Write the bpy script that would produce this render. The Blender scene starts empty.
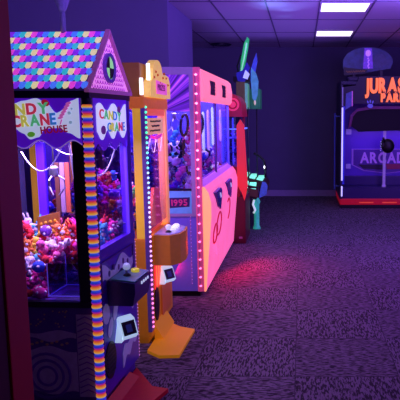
import bpy, bmesh, math, random
from mathutils import Vector, Matrix
PI = math.pi
random.seed(11)
S = bpy.context.scene
C = bpy.context.collection

# ------------------------------------------------------------------ camera
cam = bpy.data.cameras.new('camera')
cam.sensor_width = 36; cam.sensor_fit = 'HORIZONTAL'
cam.lens = 36 * 600 / 400
cam.shift_x = -102 / 400
cam.clip_start = 0.05
camo = bpy.data.objects.new('camera', cam); C.objects.link(camo)
camo.location = (0, 0, 1.52)
camo.rotation_euler = (math.radians(90 - 8.06), 0, 0)
S.camera = camo

# ------------------------------------------------------------------ world + exposure
w = bpy.data.worlds.new('world'); S.world = w; w.use_nodes = True
w.node_tree.nodes['Background'].inputs[0].default_value = (0.10, 0.05, 0.35, 1)
w.node_tree.nodes['Background'].inputs[1].default_value = 0.05
S.view_settings.view_transform = 'Standard'
S.view_settings.look = 'None'
S.view_settings.gamma = 1
S.view_settings.exposure = 0
S.view_settings.use_curve_mapping = False

# ------------------------------------------------------------------ large lights
def area(name, loc, target, sx, sy, power, col, parent=None, spread=180):
    l = bpy.data.lights.new(name, 'AREA'); l.shape = 'RECTANGLE'
    l.size = sx; l.size_y = sy; l.energy = power; l.color = col
    l.spread = math.radians(spread)
    o = bpy.data.objects.new(name, l); C.objects.link(o)
    o.location = loc
    d = Vector(target) - Vector(loc)
    o.rotation_euler = d.to_track_quat('-Z', 'Y').to_euler()
    if parent: o.parent = parent
    return o
def point(name, loc, power, col, r=0.03, parent=None):
    l = bpy.data.lights.new(name, 'POINT'); l.energy = power; l.color = col; l.shadow_soft_size = r
    o = bpy.data.objects.new(name, l); C.objects.link(o); o.location = loc
    if parent: o.parent = parent
    return o
UV = (0.34, 0.13, 1.0)
area('black_light_ceiling', (1.9, 5.0, 2.70), (1.3, 5.6, 0), 1.2, 5.0, 24, (0.42, 0.13, 1.0))
area('black_light_near', (1.6, 1.6, 2.70), (0.2, 4.0, 0.3), 1.6, 1.6, 10, (0.50, 0.16, 1.0))
area('ceiling_fill', (2.4, 6.0, 1.9), (0.6, 7.6, 2.75), 1.2, 4.0, 40, (0.36, 0.13, 1.0))  # added fill without a fixture, brightens the ceiling from below
area('wall_fill', (2.9, 5.0, 2.2), (-2.0, 5.5, 2.2), 3.0, 0.8, 4, (0.36, 0.24, 1.0))  # added fill towards the left wall, no such fixture in the room
area('far_wall_fill', (1.2, 6.6, 2.70), (0.0, 11.2, 1.0), 2.6, 0.6, 32, (0.28, 0.16, 1.0))  # added fill that lifts the far wall
area('games_glow_right', (3.0, 5.6, 1.0), (1.2, 6.0, 0), 1.2, 1.6, 46, (0.26, 0.08, 1.0))
area('left_wall_fill', (0.6, 2.2, 2.6), (-2.3, 6.7, 2.3), 1.4, 0.4, 18, (0.36, 0.20, 1.0), None, 70)  # extra fill aimed at the wall behind the machines, no real fixture
area('left_ceiling_fill', (-0.3, 7.4, 2.35), (-0.3, 7.4, 2.75), 1.8, 5.0, 12, (0.28, 0.13, 1.0))  # unseen light added to brighten the left part of the ceiling

def spot(name, loc, target, power, col, angle, blend=0.6):
    l = bpy.data.lights.new(name, 'SPOT'); l.energy = power; l.color = col
    l.spot_size = math.radians(angle); l.spot_blend = blend; l.shadow_soft_size = 0.03
    o = bpy.data.objects.new(name, l); C.objects.link(o); o.location = loc
    o.rotation_euler = (Vector(target) - Vector(loc)).to_track_quat('-Z', 'Y').to_euler()
    return o
for k_, (tx, ty, p_, an_) in enumerate(((-0.30, 6.95, 42, 20), (-0.16, 7.35, 16, 15), (-0.40, 6.75, 30, 20), (-0.22, 7.8, 7, 16), (-0.25, 7.0, 26, 46))):
    spot('uplight_spot', (-0.42, 7.75, 1.95), (tx, ty, 2.75), p_, (0.22, 0.36, 1.0), an_, 1.0)

# ------------------------------------------------------------------ helpers
def lin(c):
    def f(v):
        v /= 255.0
        return v / 12.92 if v <= 0.04045 else ((v + 0.055) / 1.055) ** 2.4
    return (f(c[0]), f(c[1]), f(c[2]), 1)
MATS = {}
def mat(name, col, rough=0.5, emit=0.0, ecol=None, metal=0.0, var=0.12, scale=30, bump=0.0, coat=0.0):
    if name in MATS: return MATS[name]
    m = bpy.data.materials.new(name); m.use_nodes = True
    nt = m.node_tree; b = nt.nodes['Principled BSDF']
    c = lin(col)
    tc = nt.nodes.new('ShaderNodeTexCoord')
    nz = nt.nodes.new('ShaderNodeTexNoise'); nz.inputs['Scale'].default_value = scale; nz.inputs['Detail'].default_value = 3
    nt.links.new(tc.outputs['Object'], nz.inputs['Vector'])
    mx = nt.nodes.new('ShaderNodeMix'); mx.data_type = 'RGBA'
    mx.inputs[6].default_value = tuple(v * (1 - var) for v in c[:3]) + (1,)
    mx.inputs[7].default_value = tuple(min(1, v * (1 + var)) for v in c[:3]) + (1,)
    nt.links.new(nz.outputs['Fac'], mx.inputs[0])
    nt.links.new(mx.outputs[2], b.inputs['Base Color'])
    b.inputs['Roughness'].default_value = rough
    b.inputs['Metallic'].default_value = metal
    b.inputs['Coat Weight'].default_value = coat
    if emit:
        if ecol: b.inputs['Emission Color'].default_value = lin(ecol)
        else: nt.links.new(mx.outputs[2], b.inputs['Emission Color'])
        b.inputs['Emission Strength'].default_value = emit
    if bump:
        bp = nt.nodes.new('ShaderNodeBump'); bp.inputs['Strength'].default_value = bump
        bp.inputs['Distance'].default_value = 0.005
        nt.links.new(nz.outputs['Fac'], bp.inputs['Height']); nt.links.new(bp.outputs['Normal'], b.inputs['Normal'])
    MATS[name] = m
    return m
def glass(name, tint=(225, 215, 255), refl=0.07):
    if name in MATS: return MATS[name]
    m = bpy.data.materials.new(name); m.use_nodes = True
    nt = m.node_tree; nt.nodes.clear()
    o = nt.nodes.new('ShaderNodeOutputMaterial'); t = nt.nodes.new('ShaderNodeBsdfTransparent'); g = nt.nodes.new('ShaderNodeBsdfGlossy')
    t.inputs[0].default_value = lin(tint); g.inputs['Roughness'].default_value = 0.03
    fr = nt.nodes.new('ShaderNodeFresnel'); fr.inputs[0].default_value = 1.45
    ad = nt.nodes.new('ShaderNodeMath'); ad.operation = 'MULTIPLY_ADD'; ad.inputs[1].default_value = 0.22; ad.inputs[2].default_value = refl - 0.04; ad.use_clamp = True
    nt.links.new(fr.outputs[0], ad.inputs[0])
    x = nt.nodes.new('ShaderNodeMixShader')
    nt.links.new(ad.outputs[0], x.inputs[0]); nt.links.new(t.outputs[0], x.inputs[1]); nt.links.new(g.outputs[0], x.inputs[2])
    nt.links.new(x.outputs[0], o.inputs[0])
    MATS[name] = m
    return m

def obj(name, bm, mats, parent=None, smooth=False, loc=None, label=None):
    bmesh.ops.recalc_face_normals(bm, faces=bm.faces[:])
    me = bpy.data.meshes.new(name); bm.to_mesh(me); bm.free()
    if not isinstance(mats, (list, tuple)): mats = [mats]
    for m in mats: me.materials.append(m)
    if smooth:
        for p in me.polygons: p.use_smooth = True
    o = bpy.data.objects.new(name, me); C.objects.link(o)
    if parent: o.parent = parent
    if loc: o.location = loc
    if label: o['label'] = label
    return o
def tag(o, label, cat, group=None):
    o['label'] = label; o['category'] = cat
    if group: o['group'] = group
    return o
def thing(name, label, cat, loc=(0, 0, 0), rz=0, group=None):
    o = bpy.data.objects.new(name, None); C.objects.link(o); o.empty_display_size = 0.1
    o.location = loc; o.rotation_euler = (0, 0, math.radians(rz))
    return tag(o, label, cat, group)
def struct(name, bm, m, smooth=False):
    o = obj(name, bm, m, smooth=smooth); o['kind'] = 'structure'; return o
def setmat(faces, mi):
    for f in faces: f.material_index = mi
def box(bm, x0, x1, y0, y1, z0, z1, mi=0, bev=0.0):
    r = bmesh.ops.create_cube(bm, size=1)
    for v in r['verts']:
        v.co = Vector(((x0 + x1) / 2 + v.co.x * (x1 - x0), (y0 + y1) / 2 + v.co.y * (y1 - y0), (z0 + z1) / 2 + v.co.z * (z1 - z0)))
    fs = set(f for v in r['verts'] for f in v.link_faces)
    setmat(fs, mi)
    if bev:
        es = list(set(e for f in fs for e in f.edges))
        rr = bmesh.ops.bevel(bm, geom=es, offset=bev, segments=2, profile=0.7, affect='EDGES')
        setmat(rr['faces'], mi)
def prism(bm, pts, axis, a, b, mi=0):
    def mk(p, t):
        if axis == 'y': return (p[0], t, p[1])
        if axis == 'x': return (t, p[0], p[1])
        return (p[0], p[1], t)
    A = [bm.verts.new(mk(p, a)) for p in pts]; B = [bm.verts.new(mk(p, b)) for p in pts]
    n = len(pts); fs = [bm.faces.new(A), bm.faces.new(B[::-1])]
    for i in range(n): fs.append(bm.faces.new((A[i], B[i], B[(i + 1) % n], A[(i + 1) % n])))
    setmat(fs, mi)
def ball(bm, c, r, mi=0, sub=2, sc=(1, 1, 1), rot=None):
    res = bmesh.ops.create_icosphere(bm, subdivisions=sub, radius=r)
    M = Matrix.Translation(c) @ (rot if rot else Matrix.Identity(4)) @ Matrix.Diagonal((sc[0], sc[1], sc[2], 1))
    for v in res['verts']: v.co = M @ v.co
    setmat(set(f for v in res['verts'] for f in v.link_faces), mi)
def tube(bm, pts, r, seg=8, mi=0, closed=False):
    pts = [Vector(p) for p in pts]; n = len(pts); rings = []
    up = Vector((0.13, 0.21, 0.97))
    for i, p in enumerate(pts):
        if closed: t = pts[(i + 1) % n] - pts[i - 1]
        else: t = pts[min(i + 1, n - 1)] - pts[max(i - 1, 0)]
        t.normalize(); a = t.cross(up)
        if a.length < 0.15: a = t.cross(Vector((1, 0.1, 0)))
        a.normalize(); b = t.cross(a)
        rr = r[i] if isinstance(r, (list, tuple)) else r
        rings.append([bm.verts.new(p + (a * math.cos(2 * PI * k / seg) + b * math.sin(2 * PI * k / seg)) * rr) for k in range(seg)])
    m = n if closed else n - 1
    for i in range(m):
        A = rings[i]; B = rings[(i + 1) % n]
        for k in range(seg):
            bm.faces.new((A[k], B[k], B[(k + 1) % seg], A[(k + 1) % seg])).material_index = mi
    if not closed:
        bm.faces.new(rings[0][::-1]).material_index = mi; bm.faces.new(rings[-1]).material_index = mi
def lathe(bm, prof, c=(0, 0), seg=20, mi=0):
    rings = []
    for r, z in prof:
        rings.append([bm.verts.new((c[0] + max(r, 1e-4) * math.cos(2 * PI * k / seg), c[1] + max(r, 1e-4) * math.sin(2 * PI * k / seg), z)) for k in range(seg)])
    for i in range(len(rings) - 1):
        for k in range(seg):
            bm.faces.new((rings[i][k], rings[i][(k + 1) % seg], rings[i + 1][(k + 1) % seg], rings[i + 1][k])).material_index = mi
    bm.faces.new(rings[0][::-1]).material_index = mi; bm.faces.new(rings[-1]).material_index = mi
def ell(cx, cy, rx, ry, n=24, a0=0, a1=2 * PI, rot=0):
    o = []
    for i in range(n):
        a = a0 + (a1 - a0) * i / (n if abs(a1 - a0 - 2 * PI) < 1e-6 else n - 1)
        x, y = rx * math.cos(a), ry * math.sin(a)
        o.append((cx + x * math.cos(rot) - y * math.sin(rot), cy + x * math.sin(rot) + y * math.cos(rot)))
    return o
def ring(bm, cx, cy, r0, r1, axis, a, b, sx=1, sy=1, n=24, mi=0):
    def mk(x, y, t):
        if axis == 'y': return (x, t, y)
        if axis == 'x': return (t, x, y)
        return (x, y, t)
    V = []
    for i in range(n):
        t = 2 * PI * i / n; ca, sa = math.cos(t), math.sin(t)
        V.append([bm.verts.new(mk(cx + ca * r * sx, cy + sa * r * sy, q)) for r, q in ((r0, a), (r1, a), (r1, b), (r0, b))])
    for i in range(n):
        A, B = V[i], V[(i + 1) % n]
        for k in range(4):
            bm.faces.new((A[k], A[(k + 1) % 4], B[(k + 1) % 4], B[k])).material_index = mi
def frame_rect(bm, u0, u1, v0, v1, t, axis, a, b, mi=0):
    # rectangular frame of bar width t in the plane normal to axis
    def bx(ua, ub, va, vb):
        if axis == 'y': box(bm, ua, ub, a, b, va, vb, mi)
        else: box(bm, a, b, ua, ub, va, vb, mi)
    bx(u0, u1, v0, v0 + t); bx(u0, u1, v1 - t, v1); bx(u0, u0 + t, v0 + t, v1 - t); bx(u1 - t, u1, v0 + t, v1 - t)
def BM(): return bmesh.new()

def lettering(name, text, mats, h, frame, origin, parent, depth=0.003, tilt=0.0, cols=None, bold=0.0, sx=1.0, gap=0.12, arc=None):
    """each character its own colour; frame 'side' reads along +x facing -y, 'front' reads along +y facing +x"""
    bm = BM(); u = 0.0; k = 0
    for ch in text:
        if ch == ' ': u += h * 0.45 * sx; continue
        cu = bpy.data.curves.new('glyph', 'FONT'); cu.body = ch; cu.size = h / 0.72; cu.extrude = depth / 2; cu.offset = bold
        cu.resolution_u = 3
        to = bpy.data.objects.new('glyph', cu); C.objects.link(to)
        dg = bpy.context.evaluated_depsgraph_get(); dg.update()
        me = bpy.data.meshes.new_from_object(to.evaluated_get(dg))
        bpy.data.objects.remove(to); bpy.data.curves.remove(cu)
        xs = [v.co.x for v in me.vertices]; x0, x1 = min(xs), max(xs)
        b2 = BM(); b2.from_mesh(me); bpy.data.meshes.remove(me)
        lift = arc(u, k) if arc else 0
        mi = (cols[k % len(cols)] if cols else 0)
        vm = {}
        for v in b2.verts:
            a = (v.co.x - x0) * sx + u; q = v.co.y + lift; d = v.co.z
            ca, sa = math.cos(tilt), math.sin(tilt); a, q = a * ca - q * sa, a * sa + q * ca
            if frame == 'side': p = (origin[0] + a, origin[1] - d, origin[2] + q)
            else: p = (origin[0] + d, origin[1] + a, origin[2] + q)
            vm[v] = bm.verts.new(p)
        for f in b2.faces:
            try: bm.faces.new([vm[v] for v in f.verts]).material_index = mi
            except ValueError: pass
        b2.free()
        u += (x1 - x0) * sx + h * gap; k += 1
    return obj(name, bm, mats, parent)

# ------------------------------------------------------------------ common materials
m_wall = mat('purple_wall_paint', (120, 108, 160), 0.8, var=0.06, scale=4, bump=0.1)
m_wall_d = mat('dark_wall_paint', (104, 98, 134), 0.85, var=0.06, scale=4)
m_base = mat('baseboard_grey', (170, 150, 190), 0.6)
m_black = mat('black_plastic', (12, 11, 18), 0.4)
m_dark = mat('dark_navy_laminate', (26, 18, 54), 0.35)
m_steel = mat('brushed_steel', (150, 150, 165), 0.35, metal=0.9)
m_white_glow = mat('white_light', (255, 250, 255), 0.4, 1.6, var=0)
m_glass = glass('clear_cabinet_glass')
m_acryl = glass('clear_acrylic_sheet', (205, 200, 240), 0.12)
m_red_paint = mat('deep_red_paint', (205, 8, 5), 0.5, var=0.1, scale=6)
m_red_dark = mat('dark_red_wall', (84, 6, 16), 0.6, var=0.1, scale=6)

# ------------------------------------------------------------------ room
# carpet: 0.61 m tiles laid quarter-turned
mc = bpy.data.materials.new('dashed_carpet_tiles'); mc.use_nodes = True
nt = mc.node_tree; N = nt.nodes.new; L = nt.links.new; bs = nt.nodes['Principled BSDF']; bs.inputs['Roughness'].default_value = 0.95
tc = N('ShaderNodeTexCoord'); mp = N('ShaderNodeMapping'); mp.inputs['Location'].default_value = (0.04, -3.34 + 0.61 * 8, 0)
L(tc.outputs['Object'], mp.inputs['Vector'])
sp = N('ShaderNodeSeparateXYZ'); L(mp.outputs[0], sp.inputs[0])
def mth(op, a, b=None, clamp=False):
    n = N('ShaderNodeMath'); n.operation = op; n.use_clamp = clamp
    for i, v in enumerate((a, b)):
        if v is None: continue
        if isinstance(v, (int, float)): n.inputs[i].default_value = v
        else: L(v, n.inputs[i])
    return n.outputs[0]
def tile(o):
    d = mth('DIVIDE', o, 0.61); return mth('FLOOR', d), mth('FRACT', d)
ix, fx = tile(sp.outputs[0]); iy, fy = tile(sp.outputs[1])
par = mth('MODULO', mth('ABSOLUTE', mth('ADD', ix, iy)), 2)
def mixf(f, a, b):
    n = N('ShaderNodeMix'); n.data_type = 'FLOAT'; L(f, n.inputs[0]); L(a, n.inputs[2]); L(b, n.inputs[3]); return n.outputs[0]
u = mixf(par, sp.outputs[0], sp.outputs[1]); v = mixf(par, sp.outputs[1], sp.outputs[0])
cb = N('ShaderNodeCombineXYZ'); L(mth('MULTIPLY', u, 24), cb.inputs[0]); L(mth('MULTIPLY', v, 100), cb.inputs[1]); L(mth('MULTIPLY', mth('ADD', ix, mth('MULTIPLY', iy, 3.7)), 2.3), cb.inputs[2])
nz = N('ShaderNodeTexNoise'); nz.inputs['Scale'].default_value = 1.0; nz.inputs['Detail'].default_value = 1.5; nz.inputs['Roughness'].default_value = 0.6
L(cb.outputs[0], nz.inputs['Vector'])
rp = N('ShaderNodeValToRGB'); L(nz.outputs['Fac'], rp.inputs[0])
rp.color_ramp.elements[0].position = 0.43; rp.color_ramp.elements[0].color = (0.035, 0.026, 0.04, 1)
rp.color_ramp.elements[1].position = 0.55; rp.color_ramp.elements[1].color = (0.31, 0.24, 0.33, 1)
fz = N('ShaderNodeTexNoise'); fz.inputs['Scale'].default_value = 160; L(tc.outputs['Object'], fz.inputs['Vector'])
ml = N('ShaderNodeMix'); ml.data_type = 'RGBA'; ml.blend_type = 'MULTIPLY'; ml.inputs[0].default_value = 0.6
L(rp.outputs[0], ml.inputs[6]); L(fz.outputs['Fac'], ml.inputs[7])
seam = mth('MAXIMUM', mth('GREATER_THAN', mth('ABSOLUTE', mth('SUBTRACT', fx, 0.5)), 0.494), mth('GREATER_THAN', mth('ABSOLUTE', mth('SUBTRACT', fy, 0.5)), 0.494))
ms = N('ShaderNodeMix'); ms.data_type = 'RGBA'; L(mth('MULTIPLY', seam, 0.6), ms.inputs[0]); L(ml.outputs[2], ms.inputs[6]); ms.inputs[7].default_value = (0.03, 0.025, 0.04, 1)
L(ms.outputs[2], bs.inputs['Base Color'])
bp = N('ShaderNodeBump'); bp.inputs['Strength'].default_value = 0.5; bp.inputs['Distance'].default_value = 0.004; L(nz.outputs['Fac'], bp.inputs['Height']); L(bp.outputs[0], bs.inputs['Normal'])

bm = BM(); box(bm, -3.7, 3.6, -1.6, 11.4, -0.1, 0); struct('floor', bm, mc)
m_ceil = mat('ceiling_tile', (190, 180, 205), 0.9, var=0.05, scale=60, bump=0.15)
bm = BM(); box(bm, -3.7, 3.6, -1.6, 11.4, 2.75, 2.85); struct('ceiling', bm, m_ceil)
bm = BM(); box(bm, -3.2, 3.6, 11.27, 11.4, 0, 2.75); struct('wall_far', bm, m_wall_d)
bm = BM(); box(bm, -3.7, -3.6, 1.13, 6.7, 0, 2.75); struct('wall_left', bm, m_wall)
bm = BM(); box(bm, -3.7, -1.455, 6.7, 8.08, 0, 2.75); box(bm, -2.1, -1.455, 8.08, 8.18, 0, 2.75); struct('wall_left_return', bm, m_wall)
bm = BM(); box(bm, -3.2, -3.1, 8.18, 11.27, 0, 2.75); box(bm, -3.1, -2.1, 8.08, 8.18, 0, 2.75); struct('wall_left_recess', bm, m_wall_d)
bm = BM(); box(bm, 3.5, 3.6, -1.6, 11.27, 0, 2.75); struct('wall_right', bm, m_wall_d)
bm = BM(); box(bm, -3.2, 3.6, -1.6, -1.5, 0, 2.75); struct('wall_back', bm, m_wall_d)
bm = BM(); box(bm, -3.1, 3.5, 11.255, 11.27, 0, 0.115, bev=0.003); struct('baseboard_far', bm, m_base)
# the doorway the picture is taken through: wall end, casing
bm = BM(); box(bm, -3.7, -0.575, 1.03, 1.13, 0, 2.75); struct('wall_front', bm, m_red_dark)
bm = BM(); box(bm, -0.574, -0.537, 1.055, 1.137, 0, 2.74, bev=0.003); struct('trim_1', bm, m_red_paint)
bm = BM(); box(bm, -0.574, -0.541, 0.99, 1.054, 0, 2.74, bev=0.003); struct('trim_2', bm, m_red_dark)

# ceiling grid: T-bars (darker), thin
m_tbar = mat('ceiling_grid_bar', (92, 84, 116), 0.6)
bm = BM()
for k in range(-2, 9):
    x = -1.6 + 0.6 * k
    if -3.1 < x < 3.5: box(bm, x - 0.009, x + 0.009, -1.5, 11.27, 2.744, 2.752)
for y in (0.8, 2.0, 3.2, 4.4, 5.6, 6.79, 8.05, 9.27, 10.49): box(bm, -3.1, 3.5, y - 0.009, y + 0.009, 2.7445, 2.752)
struct('trim_3', bm, m_tbar)

def ceiling_light(x0, x1, y0, y1, label):
    t = thing('ceiling_light', label, 'ceiling light', ((x0 + x1) / 2, (y0 + y1) / 2, 2.735), 0, 'ceiling light panels')
    hx, hy = (x1 - x0) / 2, (y1 - y0) / 2
    bm = BM(); frame_rect_z(bm, hx, hy, 0.02); obj('light_frame', bm, m_base, t)
    bm = BM(); box(bm, -hx + 0.02, hx - 0.02, -hy + 0.02, hy - 0.02, 0.002, 0.010)
    obj('diffuser', bm, mat('light_panel_diffuser', (255, 250, 255), 0.5, 1.5, ecol=(255, 244, 255), var=0), t)
def frame_rect_z(bm, hx, hy, t):
    for a in (-1, 1):
        box(bm, -hx, hx, a * hy - (t if a > 0 else 0), a * hy + (t if a < 0 else 0), 0, 0.012)
        box(bm, a * hx - (t if a > 0 else 0), a * hx + (t if a < 0 else 0), -hy + t, hy - t, 0, 0.012)
ceiling_light(0.20, 0.77, 6.80, 7.40, 'glowing white ceiling panel nearer the camera, the larger of the two')
ceiling_light(0.20, 0.77, 9.02, 9.64, 'glowing white ceiling panel nearer the far wall, the smaller of the two')
vt = thing('ceiling_vent', 'dark round air vent in the ceiling close to the far wall', 'vent', (-1.42, 10.75, 2.735))
bm = BM()
for r in (0.06, 0.11, 0.16): ring(bm, 0, 0, r - 0.012, r + 0.012, 'z', -0.012, 0.008)
obj('vent_ring', bm, m_dark, vt)
bm = BM(); lathe(bm, [(0.185, 0.002), (0.19, 0.008)], seg=28); obj('vent_plate', bm, m_black, vt)

# ------------------------------------------------------------------ plush toys
PC = {'white': (235, 230, 240), 'pink': (240, 110, 170), 'magenta': (215, 40, 150), 'blue': (60, 90, 220), 'cyan': (80, 190, 225),
      'purple': (130, 70, 205), 'red': (215, 40, 60), 'yellow': (235, 205, 70), 'green': (80, 180, 90), 'orange': (235, 130, 60), 'black': (30, 26, 40), 'grey': (120, 112, 140)}
m_eye = mat('toy_eye_black', (8, 8, 10), 0.2)
def plush_mesh(kind, col):
    key = kind + col
    if key in PLM: return PLM[key]
    m = mat('plush_' + col, PC[col], 0.9, var=0.2, scale=90, bump=0.4)
    m2 = mat('plush_white' if col != 'white' else 'plush_pink', PC['white'] if col != 'white' else PC['pink'], 0.9, var=0.2, scale=90, bump=0.4)
    bm = BM()
    if kind in ('bear', 'bunny', 'cat'):
        ball(bm, (0, 0, -0.012), 0.026, 0, 2, (1, 0.85, 1.1)); ball(bm, (0, 0, 0.026), 0.024, 0, 2)
        ball(bm, (0, -0.018, 0.02), 0.010, 1, 1); ball(bm, (0, -0.012, -0.012), 0.018, 1, 1, (1, 0.8, 1.1))
        for s in (-1, 1):
            ball(bm, (s * 0.009, -0.0215, 0.031), 0.0035, 2, 1)
            ball(bm, (s * 0.030, -0.006, -0.004), 0.011, 0, 1, (1.5, 1, 1)); ball(bm, (s * 0.018, -0.016, -0.038), 0.013, 0, 1, (1, 1.4, 1))
            if kind == 'bear': ball(bm, (s * 0.020, 0, 0.046), 0.010, 0, 1, (1, 0.6, 1))
            elif kind == 'bunny': ball(bm, (s * 0.012, 0, 0.062), 0.009, 0, 1, (0.8, 0.6, 2.6))
            else: prism(bm, [(s * 0.006, 0.044), (s * 0.024, 0.036), (s * 0.020, 0.060)], 'y', -0.003, 0.004, 0)
    elif kind == 'duck':
        ball(bm, (0, 0.006, -0.012), 0.030, 0, 2, (0.95, 1.2, 0.85)); ball(bm, (0, -0.016, 0.026), 0.021, 0, 2)
        ball(bm, (0, -0.038, 0.022), 0.009, 1, 1, (1.2, 1.2, 0.5)); ball(bm, (0, 0.042, 0.002), 0.010, 0, 1, (0.8, 1.2, 0.8))
        for s in (-1, 1): ball(bm, (s * 0.009, -0.033, 0.031), 0.0035, 2, 1); ball(bm, (s * 0.028, 0.006, -0.01), 0.014, 0, 1, (0.4, 1.3, 0.8))
    else:  # ball with a ring pattern
        ball(bm, (0, 0, 0), 0.034, 0, 2)
        for a in range(4): ball(bm, (0.028 * math.cos(a * PI / 2), 0.028 * math.sin(a * PI / 2), 0.006), 0.010, 1, 1)
        ball(bm, (0, 0, 0.028), 0.012, 1, 1)
    o = obj('plush', bm, [m, m2, m_eye], smooth=True); me = o.data; bpy.data.objects.remove(o)
    PLM[key] = me
    return me
PLM = {}
KIND = {'bear': 'plush_bear', 'bunny': 'plush_bunny', 'cat': 'plush_cat', 'duck': 'plush_duck', 'toy ball': 'plush_ball'}
def put_plush(p, col, kind, where, group, s=1.0):
    o = bpy.data.objects.new(KIND[kind], plush_mesh(kind, col)); C.objects.link(o)
    o.location = p; o.rotation_euler = (random.uniform(-0.9, 0.9), random.uniform(-0.7, 0.7), random.uniform(-1.9, 1.9))
    o.scale = (s, s, s)
    tag(o, 'small %s plush %s %s' % (col, kind, where), 'soft toy', group + ', ' + col + ' ' + kind + 's')
def heap(origin, rz, xr, yr, z0, top, cols, where, group, step=0.085, s=1.0, skip=None):
    a = math.radians(rz); k = 0
    nx = int((xr[1] - xr[0]) / step) + 1; ny = int((yr[1] - yr[0]) / step) + 1
    for lay in range(12):
        z = z0 + 0.036 * s + lay * step * 0.83
        for i in range(nx):
            for j in range(ny):
                x = xr[0] + (i + 0.5 * (lay % 2)) * step; y = yr[0] + (j + 0.5 * (lay % 2)) * step
                if x > xr[1] or y > yr[1]: continue
                if z > top(x, y): continue
                if skip and skip(x, y): continue
                # only the outer shell of the heap shows
                inner = xr[0] + step * 1.2 < x < xr[1] - step * 1.2 and yr[0] + step * 1.2 < y < yr[1] - step * 1.2
                if inner and z < top(x, y) - step * 1.8: continue
                x += random.uniform(-.1, .1) * step; y += random.uniform(-.1, .1) * step
                X = origin[0] + x * math.cos(a) - y * math.sin(a); Y = origin[1] + x * math.sin(a) + y * math.cos(a)
                put_plush((X, Y, z), random.choice(cols), random.choice(list(KIND)), where, group, s)
                k += 1
    return k

# ------------------------------------------------------------------ shared machine parts
def led_strip(parent, x, y, z0, z1, n, cols, name='led_strip', r=0.006, emit=1.6, face='x'):
    bm = BM()
    for i in range(n):
        z = z0 + (z1 - z0) * i / (n - 1)
        mi = min(len(cols) - 1, int(len(cols) * (z - z0) / (z1 - z0 + 1e-6)))
        ball(bm, (x, y, z), r, mi, 1, (1, 1, 0.8))
    box(bm, x - r * 0.7, x, y - r * 0.5, y + r * 0.5, z0 - 0.01, z1 + 0.01, len(cols))
    ms = [mat('led_%d_%d_%d' % c, c, 0.4, emit, var=0) for c in cols] + [mat('led_tape', (190, 90, 160), 0.5, 0.15)]
    return obj(name, bm, ms, parent)
def card_reader(t, x, y, z, s=1.0):
    """white wedge reader with a tilted screen on a small bracket, facing +x"""
    mw = mat('white_reader_shell', (215, 232, 245), 0.35, 0.65, ecol=(190, 220, 255), var=0.03)  # shell is given its own glow to look whiter
    T = Matrix.Translation((x, y, z)) @ Matrix.Rotation(math.radians(-38), 4, 'Z') @ Matrix.Scale(s, 4)
    def put(nm, bm, m, par):
        bmesh.ops.transform(bm, matrix=T, verts=bm.verts[:]); return obj(nm, bm, m, par)
    bm = BM(); prism(bm, [(-0.02, -0.05), (0.065, -0.05), (0.088, -0.03), (0.055, 0.052), (0.02, 0.065), (-0.02, 0.05)], 'y', -0.045, 0.045)
    rd = put('card_reader', bm, mw, t)
    d = Vector((-0.033, 0.082)).normalized(); n = Vector((d.y, -d.x)); p0 = Vector((0.088, -0.03))
    def fc(a, b, u0, u1): return [tuple(p0 + d * a + n * u0), tuple(p0 + d * b + n * u0), tuple(p0 + d * b + n * u1), tuple(p0 + d * a + n * u1)]
    bm = BM(); prism(bm, fc(0.008, 0.080, 0.0, 0.004), 'y', -0.037, 0.037)
    put('reader_screen', bm, mat('reader_screen_glass', (8, 9, 22), 0.4, 0.0), rd)
    bm = BM(); prism(bm, fc(0.022, 0.062, 0.004, 0.006), 'y', -0.018, 0.014)
    put('screen_icon', bm, mat('reader_icon_blue', (50, 70, 150), 0.4, 0.1, var=0), rd)
    bm = BM(); prism(bm, [(y - 0.10 * s, z - 0.05 * s), (y - 0.058 * s, z - 0.05 * s), (y - 0.062 * s, z + 0.03 * s)], 'x', x, x + 0.035 * s)
    obj('reader_fin', bm, mw, rd)
def joystick(t, x, y, z, ballmat, r=0.026, h=0.05):
    bm = BM(); lathe(bm, [(0.007, z), (0.006, z + h)], (x, y), 10); j = obj('joystick', bm, m_steel, t)
    bm = BM(); ball(bm, (x, y, z + h + r * 0.7), r, 0, 3); obj('joystick_ball', bm, ballmat, j, smooth=True)
    bm = BM(); lathe(bm, [(0.022, z), (0.018, z + 0.006), (0.009, z + 0.012)], (x, y), 16); obj('joystick_collar', bm, m_black, j)
def claw(t, x, y, ztop, zc, R=0.05):
    bm = BM(); box(bm, x - 0.05, x + 0.05, y - 0.05, y + 0.05, ztop - 0.05, ztop, bev=0.006); g = obj('claw_carriage', bm, m_steel, t)
    bm = BM(); tube(bm, [(x, y, ztop - 0.05), (x, y, zc + 0.05)], 0.004, 6); obj('claw_cable', bm, m_black, g)
    bm = BM(); lathe(bm, [(0.012, zc + 0.06), (0.024, zc + 0.05), (0.024, zc + 0.01), (0.014, zc)], (x, y), 16)
    for k in range(3):
        a = 2 * PI * k / 3 + 0.4; ca, sa = math.cos(a), math.sin(a)
        tube(bm, [(x + ca * 0.015, y + sa * 0.015, zc + 0.01), (x + ca * R, y + sa * R, zc - 0.015), (x + ca * R * 1.05, y + sa * R * 1.05, zc - 0.06), (x + ca * R * 0.4, y + sa * R * 0.4, zc - 0.10)], 0.005, 6)
    obj('claw', bm, m_steel, g)
    return g

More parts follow.
